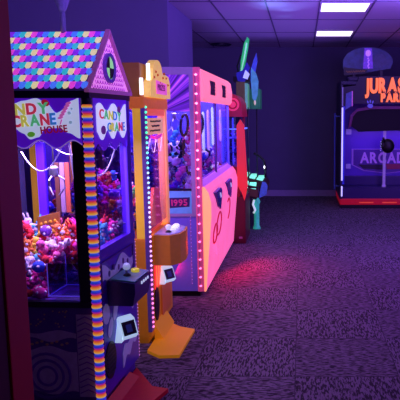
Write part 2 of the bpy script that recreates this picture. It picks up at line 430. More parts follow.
# ================================================================== 1. CANDY CRANE (house shaped)
def candy_crane():
    O = (-1.02, 2.92, 0); RZ = -3
    t = thing('claw_machine', 'house shaped claw machine with glowing rainbow shingled roof, nearest the doorway', 'claw machine', O, RZ)
    W, D = 0.56, 0.66
    pur = mat('violet_laminate', (84, 32, 190), 0.35, var=0.1)
    purb = mat('bright_violet_post', (96, 40, 235), 0.35, 0.12, var=0.05)
    pale = mat('pale_lilac_print', (150, 140, 190), 0.5)
    dim = mat('side_print_violet', (92, 44, 160), 0.5, var=0.25, scale=25)
    # cabinet
    bm = BM(); box(bm, -D, 0, 0, W, 0.06, 0.57, bev=0.006); box(bm, -D + 0.02, -0.02, 0.02, W - 0.02, 0.0, 0.06)
    cab = obj('cabinet', bm, dim, t)
    bm = BM(); box(bm, -0.02, 0.0, 0.0, W, 0.57, 0.80); box(bm, -0.03, 0.006, 0.0, W, 0.80, 0.848, bev=0.004)
    box(bm, -0.003, 0.003, 0.03, W - 0.002, 0.07, 0.57); obj('front_panel', bm, pur, t)
    bm = BM()
    for a, b in ((-0.10, -0.035), (-D, -D + 0.05)): box(bm, a, b, 0.0, 0.035, 0.57, 1.60)
    box(bm, -D, 0, -0.004, 0.03, 0.555, 0.585); box(bm, -0.035, 0, 0.02, 0.045, 0.85, 1.60)
    obj('corner_post', bm, m_dark, t)
    bm = BM(); box(bm, -0.04, 0.0, W - 0.075, W, 0.848, 1.60, bev=0.004); obj('corner_post', bm, pur, t)
    bm = BM(); box(bm, -D + 0.11, -D + 0.155, W - 0.03, W, 0.57, 1.60, bev=0.003); obj('corner_post', bm, purb, t, label='glowing violet back post')
    bm = BM(); box(bm, -0.012, 0.004, W - 0.092, W - 0.075, 0.848, 1.38); obj('window_edge_light', bm, mat('violet_edge_light', (110, 60, 255), 0.4, 0.5, var=0), t)
    # back wall
    bm = BM(); box(bm, -D, -D + 0.02, 0.035, W, 0.57, 1.60); obj('back_panel', bm, mat('back_panel_navy', (40, 44, 78), 0.25, var=0.2), t)
    # glass
    bm = BM(); box(bm, -D + 0.05, -0.10, 0.010, 0.016, 0.585, 1.385); obj('side_window', bm, m_glass, t)
    bm = BM(); box(bm, -0.014, -0.008, 0.045, W - 0.092, 0.848, 1.385); obj('front_window', bm, m_glass, t)
    bm = BM(); box(bm, -D + 0.155, -0.04, W - 0.016, W - 0.010, 0.57, 1.385); obj('side_window', bm, m_glass, t)
    # header box
    vio = mat('violet_sign_backlit', (92, 20, 215), 0.4, 0.42, var=0.1)
    whi = mat('white_sign_backlit', (196, 206, 246), 0.4, 0.62, var=0.05, scale=14)
    navy = mat('header_navy', (24, 12, 66), 0.35)
    bm = BM(); box(bm, -D - 0.01, 0.004, -0.008, W + 0.008, 1.60, 1.650, bev=0.004); box(bm, -D, -0.10, W - 0.012, W, 1.385, 1.60)
    obj('header_cornice', bm, navy, t)
    def wave(x0, x1, f, n=50): return [(x0 + (x1 - x0) * i / n, f((x0 + (x1 - x0) * i / n))) for i in range(n + 1)]
    bot = lambda x: 1.375 - 0.020 * math.cos((x + 0.335) / 0.165 * 2 * PI) * 1.0
    pts = wave(-D + 0.03, -0.045, bot) + [(-0.045, 1.602), (-D + 0.03, 1.602)]
    bm = BM(); prism(bm, pts, 'y', -0.006, 0.006); sg = obj('side_sign', bm, vio, t)
    # white icing cloud on the sign
    lo = lambda x: 1.435 + 0.028 * math.cos((x + 0.165) / 0.19 * 2 * PI) - 0.012
    hi = lambda x: 1.572 + 0.026 * math.cos((x + 0.235) / 0.26 * 2 * PI)
    def smooth(P):
        out = []
        for (a, b), (c, d) in zip(P, P[1:]):
            for i in range(6):
                q = i / 6; e_ = q * q * (3 - 2 * q); out.append((a + (c - a) * q, b + (d - b) * e_))
        return out + [P[-1]]
    HI = [(-0.62, 1.55), (-0.50, 1.585), (-0.377, 1.573), (-0.323, 1.588), (-0.260, 1.600), (-0.212, 1.578), (-0.163, 1.530), (-0.125, 1.545), (-0.086, 1.588), (-0.052, 1.600)]
    LO = [(-0.62, 1.45), (-0.50, 1.43), (-0.377, 1.457), (-0.333, 1.432), (-0.299, 1.403), (-0.260, 1.413), (-0.222, 1.455), (-0.155, 1.458), (-0.105, 1.434), (-0.052, 1.408)]
    pts = smooth(LO) + smooth(HI)[::-1]
    bm = BM(); prism(bm, pts, 'y', -0.010, -0.0062); obj('icing_shape', bm, whi, sg)
    bm = BM(); q = wave(-D + 0.03, -0.045, lambda x: bot(x) + 0.004)
    tube(bm, [(a, -0.009, b) for a, b in q], 0.0028, 6); obj('icing_edge', bm, mat('lilac_icing_edge', (190, 150, 255), 0.4, 0.3), sg)
    LC = [mat('letter_' + n, c, 0.4, 0.45, var=0.05) for n, c in (('red', (222, 60, 96)), ('yellow', (222, 214, 100)), ('green', (96, 200, 140)), ('blue', (60, 130, 225)), ('crimson', (150, 14, 66)))]
    lettering('lettering', 'CANDY', LC, 0.052, 'side', (-0.483, -0.0125, 1.515), sg, 0.004, 0.05, [0, 2, 1, 0, 2], bold=0.003, gap=0.10)
    lettering('lettering', 'CRANE', LC, 0.054, 'side', (-0.383, -0.0125, 1.462), sg, 0.004, 0.07, [0, 1, 2, 0, 3], bold=0.003, gap=0.05, sx=0.84)
    lettering('lettering', 'HOUSE', LC, 0.034, 'side', (-0.243, -0.0125, 1.430), sg, 0.004, 0.08, [4], bold=0.0015, gap=0.10, sx=0.84)
    for nm, c, x, z, rx, rz_, ro in (('red', (200, 36, 60), -0.213, 1.578, 0.020, 0.015, -0.5), ('green', (110, 190, 60), -0.292, 1.427, 0.019, 0.013, 0.1)):
        bm = BM(); prism(bm, ell(x, z, rx, rz_, 20, rot=ro), 'y', -0.014, -0.010); obj('candy_drop', bm, mat('candy_' + nm, c, 0.3, 0.35), sg)
    bm = BM()
    for i in range(6): prism(bm, ell(-0.142 + i * 0.0085, 1.508 + i * 0.0135, 0.014, 0.0065, 14, rot=0.35), 'y', -0.0145 - 0.0002 * i, -0.010)
    prism(bm, [(-0.148, 1.476), (-0.143, 1.474), (-0.134, 1.498), (-0.140, 1.500)], 'y', -0.013, -0.010)
    obj('candy_twist', bm, mat('pink_twist', (232, 110, 205), 0.4, 0.4), sg)
    for x, z, r in ((-0.098, 1.53, 0.008), (-0.094, 1.485, 0.008), (-0.085, 1.55, 0.005)):
        bm = BM(); prism(bm, ell(x, z, r, r, 14), 'y', -0.0135, -0.010); obj('sugar_dot', bm, mat('pale_blue_dot', (160, 190, 225), 0.4, 0.4), sg)
    # front sign
    bm = BM(); prism(bm, wave(0.03, W - 0.06, lambda y: 1.36 - 0.02 * math.cos(y * 40)) + [(W - 0.06, 1.602), (0.03, 1.602)], 'x', -0.004, 0.004); fs = obj('front_sign', bm, vio, t)
    fh = lambda y: 1.560 + 0.020 * math.cos((y - 0.10) / 0.19 * 2 * PI); fl = lambda y: 1.420 - 0.024 * math.cos((y - 0.27) / 0.15 * 2 * PI)
    bm = BM(); prism(bm, wave(0.06, 0.475, fl) + wave(0.06, 0.475, fh)[::-1], 'x', 0.0042, 0.009)
    obj('icing_shape', bm, mat('white_front_sign_backlit', (214, 216, 250), 0.4, 0.72, var=0.06, scale=20), fs)
    lettering('lettering', 'CANDY', LC, 0.048, 'front', (0.0115, 0.085, 1.505), fs, 0.004, -0.06, [0, 2, 1, 3, 2], bold=0.001, sx=1.25)
    lettering('lettering', 'CRANE', LC, 0.048, 'front', (0.0115, 0.185, 1.435), fs, 0.004, 0.0, [3, 1, 2, 0, 3], bold=0.001, sx=1.15)
    for a_ in ((0.36, 1.548, 0.022, 0.018), (0.13, 1.445, 0.028, 0.022)):
        bm = BM(); prism(bm, ell(*a_), 'x', 0.009, 0.013); obj('candy_drop', bm, mat('plum_drop', (120, 50, 150), 0.4, 0.3), fs)
    bm = BM(); prism(bm, ell(0.24, 1.455, 0.03, 0.022, rot=0.4), 'x', 0.0092, 0.0112); obj('candy_drop', bm, MATS['letter_yellow'], fs)
    # shingled roof: rounded shingles, six backlit colours running in diagonals
    RC = [mat('shingle_' + n, c, 0.4, e, var=0.10, scale=40) for n, c, e in (('teal', (50, 176, 196), .8), ('cream', (228, 214, 160), .74), ('pink', (222, 66, 204), .82), ('purple', (120, 40, 215), .85), ('blue', (66, 112, 236), .85))]
    RC.append(mat('shingle_gap', (44, 20, 110), 0.5, 0.25))
    ez, rz_ = 1.644, 1.948; ry = W / 2; ey = -0.022
    sl = Vector((0, ry - ey, rz_ - ez)); SL = sl.length; sd = sl.normalized(); nn = Vector((0, -sd.z, sd.y))
    def roof_side(flip):
        bm = BM()
        rows, tw = 9, 0.0305; rh = SL / rows
        def P3(x, s, d):
            p = Vector((x, ey, ez)) + sd * s + nn * d
            if flip: p.y = W - p.y
            return p
        x0, x1 = -D - 0.02, -0.004
        vs = [P3(x0, 0, 0), P3(x1, 0, 0), P3(x1, SL, 0), P3(x0, SL, 0), P3(x0, 0, -0.012), P3(x1, 0, -0.012), P3(x1, SL, -0.012), P3(x0, SL, -0.012)]
        vv = [bm.verts.new(p) for p in vs]
        for f in ((0, 1, 2, 3), (4, 5, 6, 7), (0, 1, 5, 4), (1, 2, 6, 5), (2, 3, 7, 6), (3, 0, 4, 7)): bm.faces.new([vv[i] for i in f]).material_index = 5
        for r in range(rows):
            s0 = r * rh; off = (r % 2) * 0.5
            n = int((x1 - x0) / tw)
            for c in range(n + 1):
                xa = x1 - (c + off) * tw; xb = xa - tw * 0.96
                if xb < x0 - 1e-6: continue
                if xa > x1: continue
                cx = (xa + xb) / 2; hw = (xa - xb) / 2
                out = [(cx - hw, s0 + rh * 1.02), (cx - hw, s0 + rh * 0.45)]
                for k in range(1, 6):
                    a = PI + PI * k / 6
                    out.append((cx + hw * math.cos(a), s0 + rh * 0.45 + rh * 0.45 * math.sin(a)))
                out += [(cx + hw, s0 + rh * 0.45), (cx + hw, s0 + rh * 1.02)]
                top = [bm.verts.new(P3(a, min(b, SL), 0.006 - 0.004 * (b - s0) / rh)) for a, b in out]
                mi = (int(c * 1) + (r // 2) * 0 + (2 if r % 2 else 0) + (r * 0)) % 5
                mi = [4, 3, 2, 1, 0][(c + (3 if r % 2 else 0)) % 5]
                bm.faces.new(top).material_index = mi
                lo_ = [bm.verts.new(P3(a, min(b, SL), 0.0)) for a, b in out]
                for k in range(len(out) - 1): bm.faces.new((top[k], top[k + 1], lo_[k + 1], lo_[k])).material_index = mi
        return obj('roof_slope', bm, RC, t)
    roof_side(False); roof_side(True)
    # gable
    gpk = mat('gable_pink_backlit', (236, 140, 226), 0.4, 0.72, var=0.12, scale=30)
    gln = mat('gable_scale_line', (168, 60, 188), 0.4, 0.4)
    bm = BM(); prism(bm, [(-0.015, ez), (W + 0.015, ez), (ry, rz_ - 0.01)], 'x', -0.03, -0.004); gb = obj('gable', bm, gpk, t)
    bm = BM()
    for r in range(13):
        zz = ez + 0.012 + r * 0.024; half = (rz_ - 0.02 - zz) / (rz_ - ez) * (ry + 0.0) - 0.018
        if half < 0.012: continue
        n = int(half * 2 / 0.033)
        for c in range(n + 1):
            yy = ry - half + (c + 0.5 * (r % 2)) * 0.033
            if yy > ry + half - 0.012: continue
            pp = ell(yy + 0.016, zz + 0.012, 0.015, 0.016, 8, PI, 2 * PI)
            tube(bm, [(-0.002, a, b) for a, b in pp], 0.0022, 4)
    obj('gable_scales', bm, gln, gb)
    trim = mat('gable_trim_mauve', (176, 90, 170), 0.5, 0.22)
    bm = BM()
    for s in (-1, 1):
        a = Vector((0.002, ry + s * (ry + 0.03), ez - 0.006)); b = Vector((0.002, ry, rz_ + 0.012))
        prism(bm, [(a.y, a.z), (b.y, b.z), (b.y, b.z - 0.022), (a.y - s * 0.014, a.z)], 'x', -0.012, 0.012)
    box(bm, -0.012, 0.010, -0.03, W + 0.03, ez - 0.016, ez + 0.004)
    obj('gable_trim', bm, trim, gb)
    wy, wz = 0.270, 1.762
    bm = BM(); ring(bm, wy, wz, 0.060, 0.078, 'x', -0.004, 0.012, 1, 0.98, 32); gw = obj('round_window', bm, mat('window_ring_violet', (96, 50, 176), 0.4, 0.2), gb)
    bm = BM(); prism(bm, ell(wy, wz, 0.061, 0.060, 32), 'x', -0.004, 0.004); obj('window_pane', bm, mat('window_pane_lime', (150, 225, 140), 0.4, 0.65), gw)
    bm = BM()
    for a0 in (PI / 2, -PI / 2): prism(bm, [(wy, wz)] + ell(wy, wz, 0.056, 0.055, 10, a0, a0 + PI / 2), 'x', 0.004, 0.0065)
    obj('window_pane', bm, m_black, gw)
    # lollipop on the ridge
    bm = BM(); lathe(bm, [(0.013, 1.94), (0.013, 2.06)], (-0.235, ry), 16); lp = obj('lollipop_stick', bm, mat('frosted_stick', (120, 105, 175), 0.3, 0.05), t, smooth=True)
    bm = BM(); lathe(bm, [(0.010, 2.045), (0.022, 2.065), (0.036, 2.10), (0.046, 2.15), (0.048, 2.19), (0.040, 2.235), (0.022, 2.26), (0.004, 2.268)], (-0.235, ry), 24)
    lo2 = obj('lollipop_head', bm, mat('pearly_lollipop', (130, 110, 190), 0.15, 0.05, var=0.4, scale=60), lp, smooth=True)
    bm = BM()
    for k in range(3):
        pts = []
        for i in range(16):
            z = 2.06 + 0.19 * i / 15; r = 0.004 + 0.047 * math.sin(min(1, (z - 2.045) / 0.145) * PI / 2) * (1 if z < 2.19 else max(0.3, 1 - (z - 2.19) * 9)); a = k * 2.1 + i * 0.35
            pts.append((-0.235 + r * math.cos(a), ry + r * math.sin(a), z))
        tube(bm, pts, 0.005, 6)
    obj('lollipop_swirl', bm, mat('swirl_lilac', (190, 150, 240), 0.2, 0.15), lo2, smooth=True)
    # rainbow ribbed corner column
    m = bpy.data.materials.new('rainbow_ribs'); m.use_nodes = True
    n_ = m.node_tree.nodes; l_ = m.node_tree.links
    tcx = n_.new('ShaderNodeTexCoord'); sx = n_.new('ShaderNodeSeparateXYZ'); l_.new(tcx.outputs['Object'], sx.inputs[0])
    def mm(op, a, b):
        q = n_.new('ShaderNodeMath'); q.operation = op
        for i, v in enumerate((a, b)):
            if v is None: continue
            if isinstance(v, (int, float)): q.inputs[i].default_value = v
            else: l_.new(v, q.inputs[i])
        return q.outputs[0]
    fr = mm('FRACT', mm('DIVIDE', sx.outputs[2], 0.0472), None)
    rr = n_.new('ShaderNodeValToRGB'); l_.new(fr, rr.inputs[0]); rr.color_ramp.interpolation = 'LINEAR'
    els = rr.color_ramp.elements
    cs = [(0.0, (240, 190, 70)), (0.18, (236, 120, 50)), (0.36, (214, 44, 70)), (0.50, (160, 40, 180)), (0.62, (40, 36, 190)), (0.86, (50, 90, 235)), (1.0, (240, 190, 70))]
    els[0].position = 0; els[0].color = lin(cs[0][1]); els[1].position = 1; els[1].color = lin(cs[-1][1])
    for p, c in cs[1:-1]:
        e = els.new(p); e.color = lin(c)
    pb = n_['Principled BSDF']; l_.new(rr.outputs[0], pb.inputs['Base Color']); l_.new(rr.outputs[0], pb.inputs['Emission Color']); pb.inputs['Emission Strength'].default_value = 0.62; pb.inputs['Roughness'].default_value = 0.35
    prof = []; z = 0.06; pitch = 0.0236
    while z < 1.575:
        prof += [(0.019, z), (0.0245, z + pitch * 0.3), (0.0255, z + pitch * 0.55), (0.0245, z + pitch * 0.8)]; z += pitch
    bm = BM(); lathe(bm, prof, (-0.010, -0.012), 18); obj('striped_column', bm, m, t, smooth=True)
    bm = BM(); lathe(bm, [(0.03, 0.0), (0.03, 0.06)], (-0.010, -0.012), 18); obj('column_cap', bm, m_dark, t)
    bm = BM(); lathe(bm, [(0.027, 1.57), (0.027, 1.60)], (-0.010, -0.012), 18); obj('column_cap', bm, m_dark, t)
    # chute: clear acrylic box in the near front corner
    bm = BM()
    for a in ((-0.275, -0.270, 0.03, 0.24), (-0.11, -0.105, 0.03, 0.24)): box(bm, *a, 0.60, 0.775)
    box(bm, -0.27, -0.11, 0.235, 0.24, 0.60, 0.775); box(bm, -0.27, -0.11, 0.03, 0.035, 0.60, 0.775)
    ch = obj('prize_chute', bm, m_acryl, t)
    bm = BM(); frame_z = [(-0.275, 0.03), (-0.105, 0.03), (-0.105, 0.24), (-0.275, 0.24)]
    tube(bm, [(a, b, 0.605) for a, b in frame_z], 0.0035, 6, closed=True)
    for a, b in frame_z: tube(bm, [(a, b, 0.60), (a, b, 0.775)], 0.0022, 6)
    obj('chute_edge', bm, mat('acrylic_edge_light', (150, 120, 250), 0.3, 0.35), ch)
    bm = BM(); box(bm, -0.268, -0.112, 0.036, 0.234, 0.571, 0.574); obj('chute_floor', bm, mat('chute_floor_dark', (44, 30, 90), 0.4), ch)
    # claw gantry + white hoses
    bm = BM(); box(bm, -D + 0.03, -0.05, 0.27, 0.29, 1.40, 1.42); box(bm, -D + 0.04, -0.06, 0.46, 0.475, 1.42, 1.44); obj('gantry_rail', bm, m_steel, t)
    claw(t, -0.33, 0.28, 1.44, 1.19)
    hose = mat('white_hose', (225, 222, 250), 0.4, 0.25)
    def cat(p0, p1, sag, n=14):
        p0, p1 = Vector(p0), Vector(p1)
        return [p0.lerp(p1, i / n) - Vector((0, 0, sag * 4 * (i / n) * (1 - i / n))) for i in range(n + 1)]
    bm = BM(); tube(bm, cat((-0.46, 0.20, 1.33), (-0.18, 0.10, 1.40), 0.13), 0.0035, 6); obj('air_hose', bm, hose, t, smooth=True)
    bm = BM(); tube(bm, cat((-0.40, 0.40, 1.36), (-0.24, 0.44, 1.31), 0.03), 0.003, 6)
    obj('air_hose', bm, hose, t, smooth=True); bm = BM(); tube(bm, cat((-0.165, 0.12, 1.40), (-0.105, 0.12, 1.40), 0.26), 0.0045, 6); obj('air_hose', bm, hose, t, smooth=True)
    bm = BM(); tube(bm, cat((-0.03, 0.12, 1.22), (-0.03, 0.42, 1.38), 0.06), 0.004, 6); obj('air_hose', bm, hose, t, smooth=True)
    # crate of yellow rings leaning on the heap
    wd = mat('tan_board', (190, 130, 60), 0.6, var=0.2)
    pl = thing('prize_board', 'tilted tan wooden board with yellow knobs standing in the heap of toys', 'prize board', (-1.405, 3.27, 0.875), -3)
    bm = BM(); v = [(-0.062, 0.0), (0.062, 0.03), (0.062, 0.115), (-0.062, 0.085)]
    prism(bm, v, 'y', 0, 0.02); obj('board', bm, wd, pl)
    bm = BM()
    for k in range(4): ball(bm, (-0.04 + k * 0.027, -0.002, 0.048 + 0.0068 * k), 0.0085, 0, 2, (1, .6, 1))
    obj('knobs', bm, mat('yellow_knob', (240, 190, 40), 0.4, 0.15), pl)
    for x, c, n_ in ((-0.42, (92, 56, 40), 'brown'), (-0.39, (140, 120, 150), 'pale'), (-0.36, (170, 78, 52), 'coral')):
        bm = BM(); box(bm, x - 0.013, x + 0.013, 0.50, 0.512, 0.96, 1.25, bev=0.003); obj('display_slat', bm, mat('slat_' + n_, c, 0.6, 0.0), t)
    # front art
    bm = BM()
    prism(bm, wave(0.04, 0.50, lambda y: 0.655 + 0.03 * math.sin(y * 26)) + wave(0.04, 0.50, lambda y: 0.735 + 0.03 * math.sin(y * 22 + 0.6))[::-1], 'x', 0.0035, 0.006)
    for yy, z, rx, rz2, ro in ((0.07, 0.50, 0.045, 0.055, 0.2), (0.20, 0.485, 0.03, 0.06, -0.5), (0.12, 0.41, 0.03, 0.055, -0.5), (0.47, 0.45, 0.02, 0.05, 0)):
        prism(bm, ell(yy, z, rx, rz2, 20, rot=ro), 'x', 0.0035, 0.006)
    prism(bm, wave(0.28, 0.53, lambda y: 0.13 + 0.35 * (y - 0.28) + 0.015 * math.sin(y * 60)) + wave(0.28, 0.53, lambda y: 0.20 + 0.5 * (y - 0.28) + 0.02 * math.sin(y * 45))[::-1], 'x', 0.0035, 0.006)
    obj('front_art', bm, mat('lilac_swirl_print', (190, 176, 232), 0.5, 0.07, var=0.2), t)  # faint glow put in so the print shows under black light
    bm = BM(); frame_rect(bm, 0.03, 0.51, 0.62, 0.78, 0.006, 'x', 0.003, 0.008)
    for k in range(5): prism(bm, ell(0.13 + k * 0.07, 0.70 + 0.018 * (k % 2), 0.012, 0.016), 'x', 0.006, 0.008)
    obj('front_art', bm, mat('plum_print', (90, 40, 140), 0.5), t)
    # control box
    bm = BM(); prism(bm, [(0.006, 0.535), (0.135, 0.535), (0.150, 0.60), (0.150, 0.655), (0.006, 0.672)], 'y', 0.10, 0.36); cb_ = obj('control_box', bm, mat('control_box_violet', (44, 20, 110), 0.35), t)
    bm = BM(); prism(bm, [(0.02, 0.675), (0.146, 0.6605), (0.146, 0.664), (0.02, 0.6785)], 'y', 0.11, 0.35); obj('control_plate', bm, mat('plate_teal_glow', (70, 110, 150), 0.3, 0.12), cb_)
    joystick(t, 0.075, 0.20, 0.672, mat('joystick_ball_white', (190, 200, 250), 0.25, 0.35), 0.020, 0.035)
    bm = BM(); lathe(bm, [(0.022, 0.668), (0.022, 0.684), (0.016, 0.688)], (0.09, 0.29), 18); obj('push_button', bm, mat('yellow_button', (225, 205, 60), 0.3, 0.5), cb_)
    bm = BM()
    for k in range(4): box(bm, 0.1505, 0.1535, 0.20 + k * 0.035, 0.215 + k * 0.035, 0.625, 0.64)
    obj('coin_lights', bm, mat('pale_led', (200, 210, 255), 0.3, 0.8), cb_)
    card_reader(t, 0.006, 0.27, 0.36, 1.05)
    bm = BM(); prism(bm, ell(0.10, 0.24, 0.075, 0.10, 28), 'x', 0.003, 0.009); sp_ = obj('speaker_grille', bm, m_black, t)
    bm = BM()
    for k in range(7): box(bm, 0.009, 0.012, 0.045, 0.155, 0.17 + k * 0.022, 0.176 + k * 0.022)
    obj('grille_bar', bm, m_dark, sp_)
    led_strip(t, 0.006, W - 0.008, 0.08, 0.78, 34, [(225, 150, 220)], r=0.0038, emit=0.9)
    # side art
    g1 = mat('grey_lilac_print', (186, 180, 210), 0.55, var=0.25)
    bm = BM()
    prism(bm, [(-0.125, 0.08), (-0.03, 0.08), (-0.03, 0.52), (-0.125, 0.52)], 'y', -0.003, 0.0)
    prism(bm, wave(-0.6, -0.13, lambda x: 0.385 + 0.012 * math.sin(x * 30)) + wave(-0.6, -0.13, lambda x: 0.425 + 0.010 * math.sin(x * 26 + 1))[::-1], 'y', -0.003, 0)
    prism(bm, wave(-0.6, -0.13, lambda x: 0.10 + 0.01 * math.sin(x * 30)) + wave(-0.6, -0.13, lambda x: 0.335 + 0.016 * math.sin(x * 24 + 2))[::-1], 'y', -0.003, 0)
    obj('side_art', bm, g1, t)
    bm = BM()
    for r in (0.05, 0.085, 0.12): ring(bm, -0.29, 0.19, r - 0.007, r + 0.007, 'y', -0.006, -0.002)
    for k in range(14):
        zz = 0.10 + k * 0.03; tube(bm, [(-0.12, -0.004, zz), (-0.078, -0.004, zz + 0.02), (-0.035, -0.004, zz)], 0.003, 4)
    obj('side_art', bm, mat('violet_line_print', (110, 60, 180), 0.5), t)
    bm = BM(); rnd = random.Random(4)
    for k in range(26): prism(bm, ell(rnd.uniform(-0.5, -0.15), rnd.uniform(0.45, 0.55), 0.004, 0.004, 8), 'y', -0.003, 0)
    obj('side_art', bm, mat('dull_gold_dot', (200, 170, 110), 0.5), t)
    for k in range(8):
        bm = BM(); prism(bm, ell(-0.36 + k * 0.026, 0.36 + 0.008 * (k % 3), 0.008, 0.006, 10), 'y', -0.006, -0.003); obj('printed_candy', bm, MATS['dull_gold_dot'], t)
    # foot plate
    bm = BM(); prism(bm, [(0.004, -0.02), (0.215, 0.04), (0.268, 0.235), (0.17, 0.262), (0.004, 0.50)], 'z', 0.0, 0.022); fp = obj('step_plate', bm, mat('red_step_plate', (210, 10, 40), 0.4, 0.05), t)
    bm = BM(); prism(bm, [(0.004, 0.02), (0.004, 0.05), (0.06, 0.022)], 'y', 0.03, 0.38); obj('step_ramp', bm, MATS['red_step_plate'], fp)
    # inside lamp
    area('canopy_lamp', (-0.33, 0.28, 1.37), (-0.33, 0.28, 0), 0.4, 0.3, 15, (1.0, 0.72, 0.95), t)
    cols = ['white', 'pink', 'magenta', 'blue', 'white', 'purple', 'red', 'yellow', 'white', 'pink', 'orange', 'red', 'cyan', 'grey', 'magenta']
    top = lambda x, y: 0.775 + 0.13 * min(1, y / 0.35)
    n = heap(O, RZ, (-D + 0.075, -0.075), (0.062, W - 0.065), 0.575, top, cols, 'in the heap behind the rainbow house claw machine glass', 'soft toys in the rainbow house claw machine', 0.084, 0.95,
             skip=lambda x, y: x > -0.315 and y < 0.27)
    print('candy heap', n)
candy_crane()

# ================================================================== 2. YELLOW CRANE
def yellow_crane():
    O = (-1.0, 3.83, 0); RZ = 0
    t = thing('claw_machine', 'yellow claw machine with gold crown sign and orange step plate, second from the doorway', 'claw machine', O, RZ)
    W, D = 0.66, 0.74
    ye = mat('yellow_orange_laminate', (226, 140, 30), 0.4, 0.10, var=0.12)  # slight glow stands in for fluorescence under black light
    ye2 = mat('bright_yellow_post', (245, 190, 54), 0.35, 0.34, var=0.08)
    br = mat('amber_header_box', (150, 92, 40), 0.5, 0.06, var=0.15)
    bm = BM(); box(bm, -D, 0, 0, W, 0.05, 0.72, bev=0.01); box(bm, -D + .03, -0.03, 0.03, W - .03, 0, 0.05); obj('cabinet', bm, ye, t)
    for (a, b, c, d, m_) in ((-0.075, -0.02, 0.0, 0.05, ye2), (-D, -D + 0.06, 0, 0.05, ye2), (-D, -D + 0.06, W - 0.05, W, ye2), (-0.06, 0, W - 0.06, W, mat('peach_post_glow', (240, 150, 100), 0.35, 0.45, var=0.15))):
        bm = BM(); box(bm, a, b, c, d, 0.72, 1.60, bev=0.008); obj('corner_post', bm, m_, t)
    bm = BM(); box(bm, -0.42, -0.38, 0.004, 0.024, 0.72, 1.60); obj('window_mullion', bm, ye2, t)
    bm = BM(); box(bm, -0.02, 0.004, -0.004, 0.062, 0.09, 1.62); obj('led_channel', bm, mat('violet_channel', (100, 70, 150), 0.4, 0.10), t)
    led_strip(t, 0.006, 0.022, 0.12, 1.57, 46, [(255, 120, 190), (235, 130, 225), (225, 160, 250), (210, 190, 255), (170, 215, 255), (110, 230, 220), (70, 235, 160)], r=0.011, emit=2.0)
    bm = BM(); box(bm, -D + .06, -.075, 0.010, 0.016, 0.72, 1.56); obj('side_window', bm, m_glass, t)
    bm = BM(); box(bm, -0.020, -0.014, 0.062, W - .06, 0.76, 1.56); obj('front_window', bm, m_glass, t)
    bm = BM(); box(bm, -D + .06, -.06, W - .016, W - .01, 0.72, 1.56); obj('side_window', bm, m_glass, t)
    bm = BM(); box(bm, -D, -D + 0.02, 0.05, W - 0.05, 0.72, 1.60); obj('back_panel', bm, mat('back_panel_dusk', (60, 46, 110), 0.4), t)
    # cornice + header box + crown
    bm = BM(); box(bm, -D - .005, 0.006, -0.006, W + 0.006, 1.56, 1.635, bev=0.012); obj('cornice', bm, mat('orange_cornice', (220, 112, 40), 0.4, 0.28), t)
    bm = BM(); box(bm, -D + 0.01, -0.03, 0.05, 0.40, 1.636, 1.85, bev=0.006); hb = obj('header_box', bm, br, t)
    bm = BM(); box(bm, -D + 0.05, -0.16, 0.0435, 0.0495, 1.665, 1.75, bev=0.002); obj('header_inset', bm, mat('rose_amber_panel', (190, 110, 90), 0.5, 0.12, var=.2), hb)
    cr = mat('gold_crown_backlit', (238, 190, 90), 0.35, 0.55, var=0.30, scale=38)
    pts = [(0.08, 1.636), (0.65, 1.636), (0.655, 1.74), (0.61, 1.79), (0.53, 1.80), (0.46, 1.775)] + ell(0.29, 1.80, 0.13, 0.085, 12, 0.1, PI) + [(0.15, 1.76), (0.09, 1.73)]
    bm = BM(); prism(bm, pts, 'x', -0.018, 0.03); cw = obj('crown_sign', bm, cr, t)
    bm = BM(); prism(bm, [(0.22, 1.66), (0.52, 1.66), (0.52, 1.735), (0.22, 1.75)], 'x', 0.0305, 0.036); obj('sign_plaque', bm, mat('pink_plaque', (226, 96, 180), 0.4, 0.6), cw)
    lettering('lettering', 'PRIZES', [mat('plum_letters', (130, 30, 110), 0.4, 0.2)], 0.042, 'front', (0.038, 0.240, 1.685), cw, 0.003, 0, sx=1.3)
    for k in range(9):
        bm = BM(); ball(bm, (0.031, 0.17 + k * 0.05, 1.765 + 0.04 * math.sin(k * 1.3)), 0.010, 0, 1); obj('crown_gem', bm, mat('amber_gem', (190, 96, 40), 0.2, 0.3), cw)
    for yy, z0, z1 in ((0.115, 1.742, 1.85), (0.012, 1.645, 1.752)):
        bm = BM()
        x = 0.008 if yy > 0.02 else -0.012
        lathe(bm, [(0.010, z0), (0.012, z0 + 0.006), (0.012, z1 - 0.006), (0.010, z1)], (x, yy), 14); obj('light_tube', bm, m_white_glow, t)
    bm = BM(); lathe(bm, [(0.014, 1.6355), (0.014, 1.645)], (-0.012, 0.012), 14); obj('tube_socket', bm, ye, t)
    bm = BM(); lathe(bm, [(0.014, 1.636), (0.014, 1.742)], (0.008, 0.115), 14); obj('tube_socket', bm, ye2, t)
    # poster in window top
    bm = BM(); box(bm, -0.010, -0.004, 0.10, 0.54, 1.39, 1.50); po = obj('window_sign', bm, mat('cream_sign_backlit', (236, 170, 120), 0.4, 0.5, var=.3, scale=25), t)
    bm = BM(); prism(bm, [(0.17 , 1.37)] + ell(0.32, 1.39, 0.16, 0.035, 14, PI, 2 * PI) , 'x', -0.0035, 0.002); obj('sign_blob', bm, mat('magenta_blob', (226, 60, 180), 0.4, 0.5), po)
    for k, (u0, u1) in enumerate(((0.16, 0.46), (0.20, 0.42), (0.15, 0.44))):
        bm = BM(); tube(bm, [(-0.002, u0 + (u1 - u0) * i / 24, 1.478 - k * 0.031 + 0.006 * math.sin(i * 1.9 + k)) for i in range(25)], 0.003, 5); obj('sign_scrawl', bm, mat('dark_sign_letters', (30, 24, 40), 0.4), po)
    bm = BM(); box(bm, -0.012, -0.002, 0.07, 0.58, 1.515, 1.56); obj('amber_light_bar', bm, mat('amber_light', (236, 96, 60), 0.4, 0.5, var=.2), t)
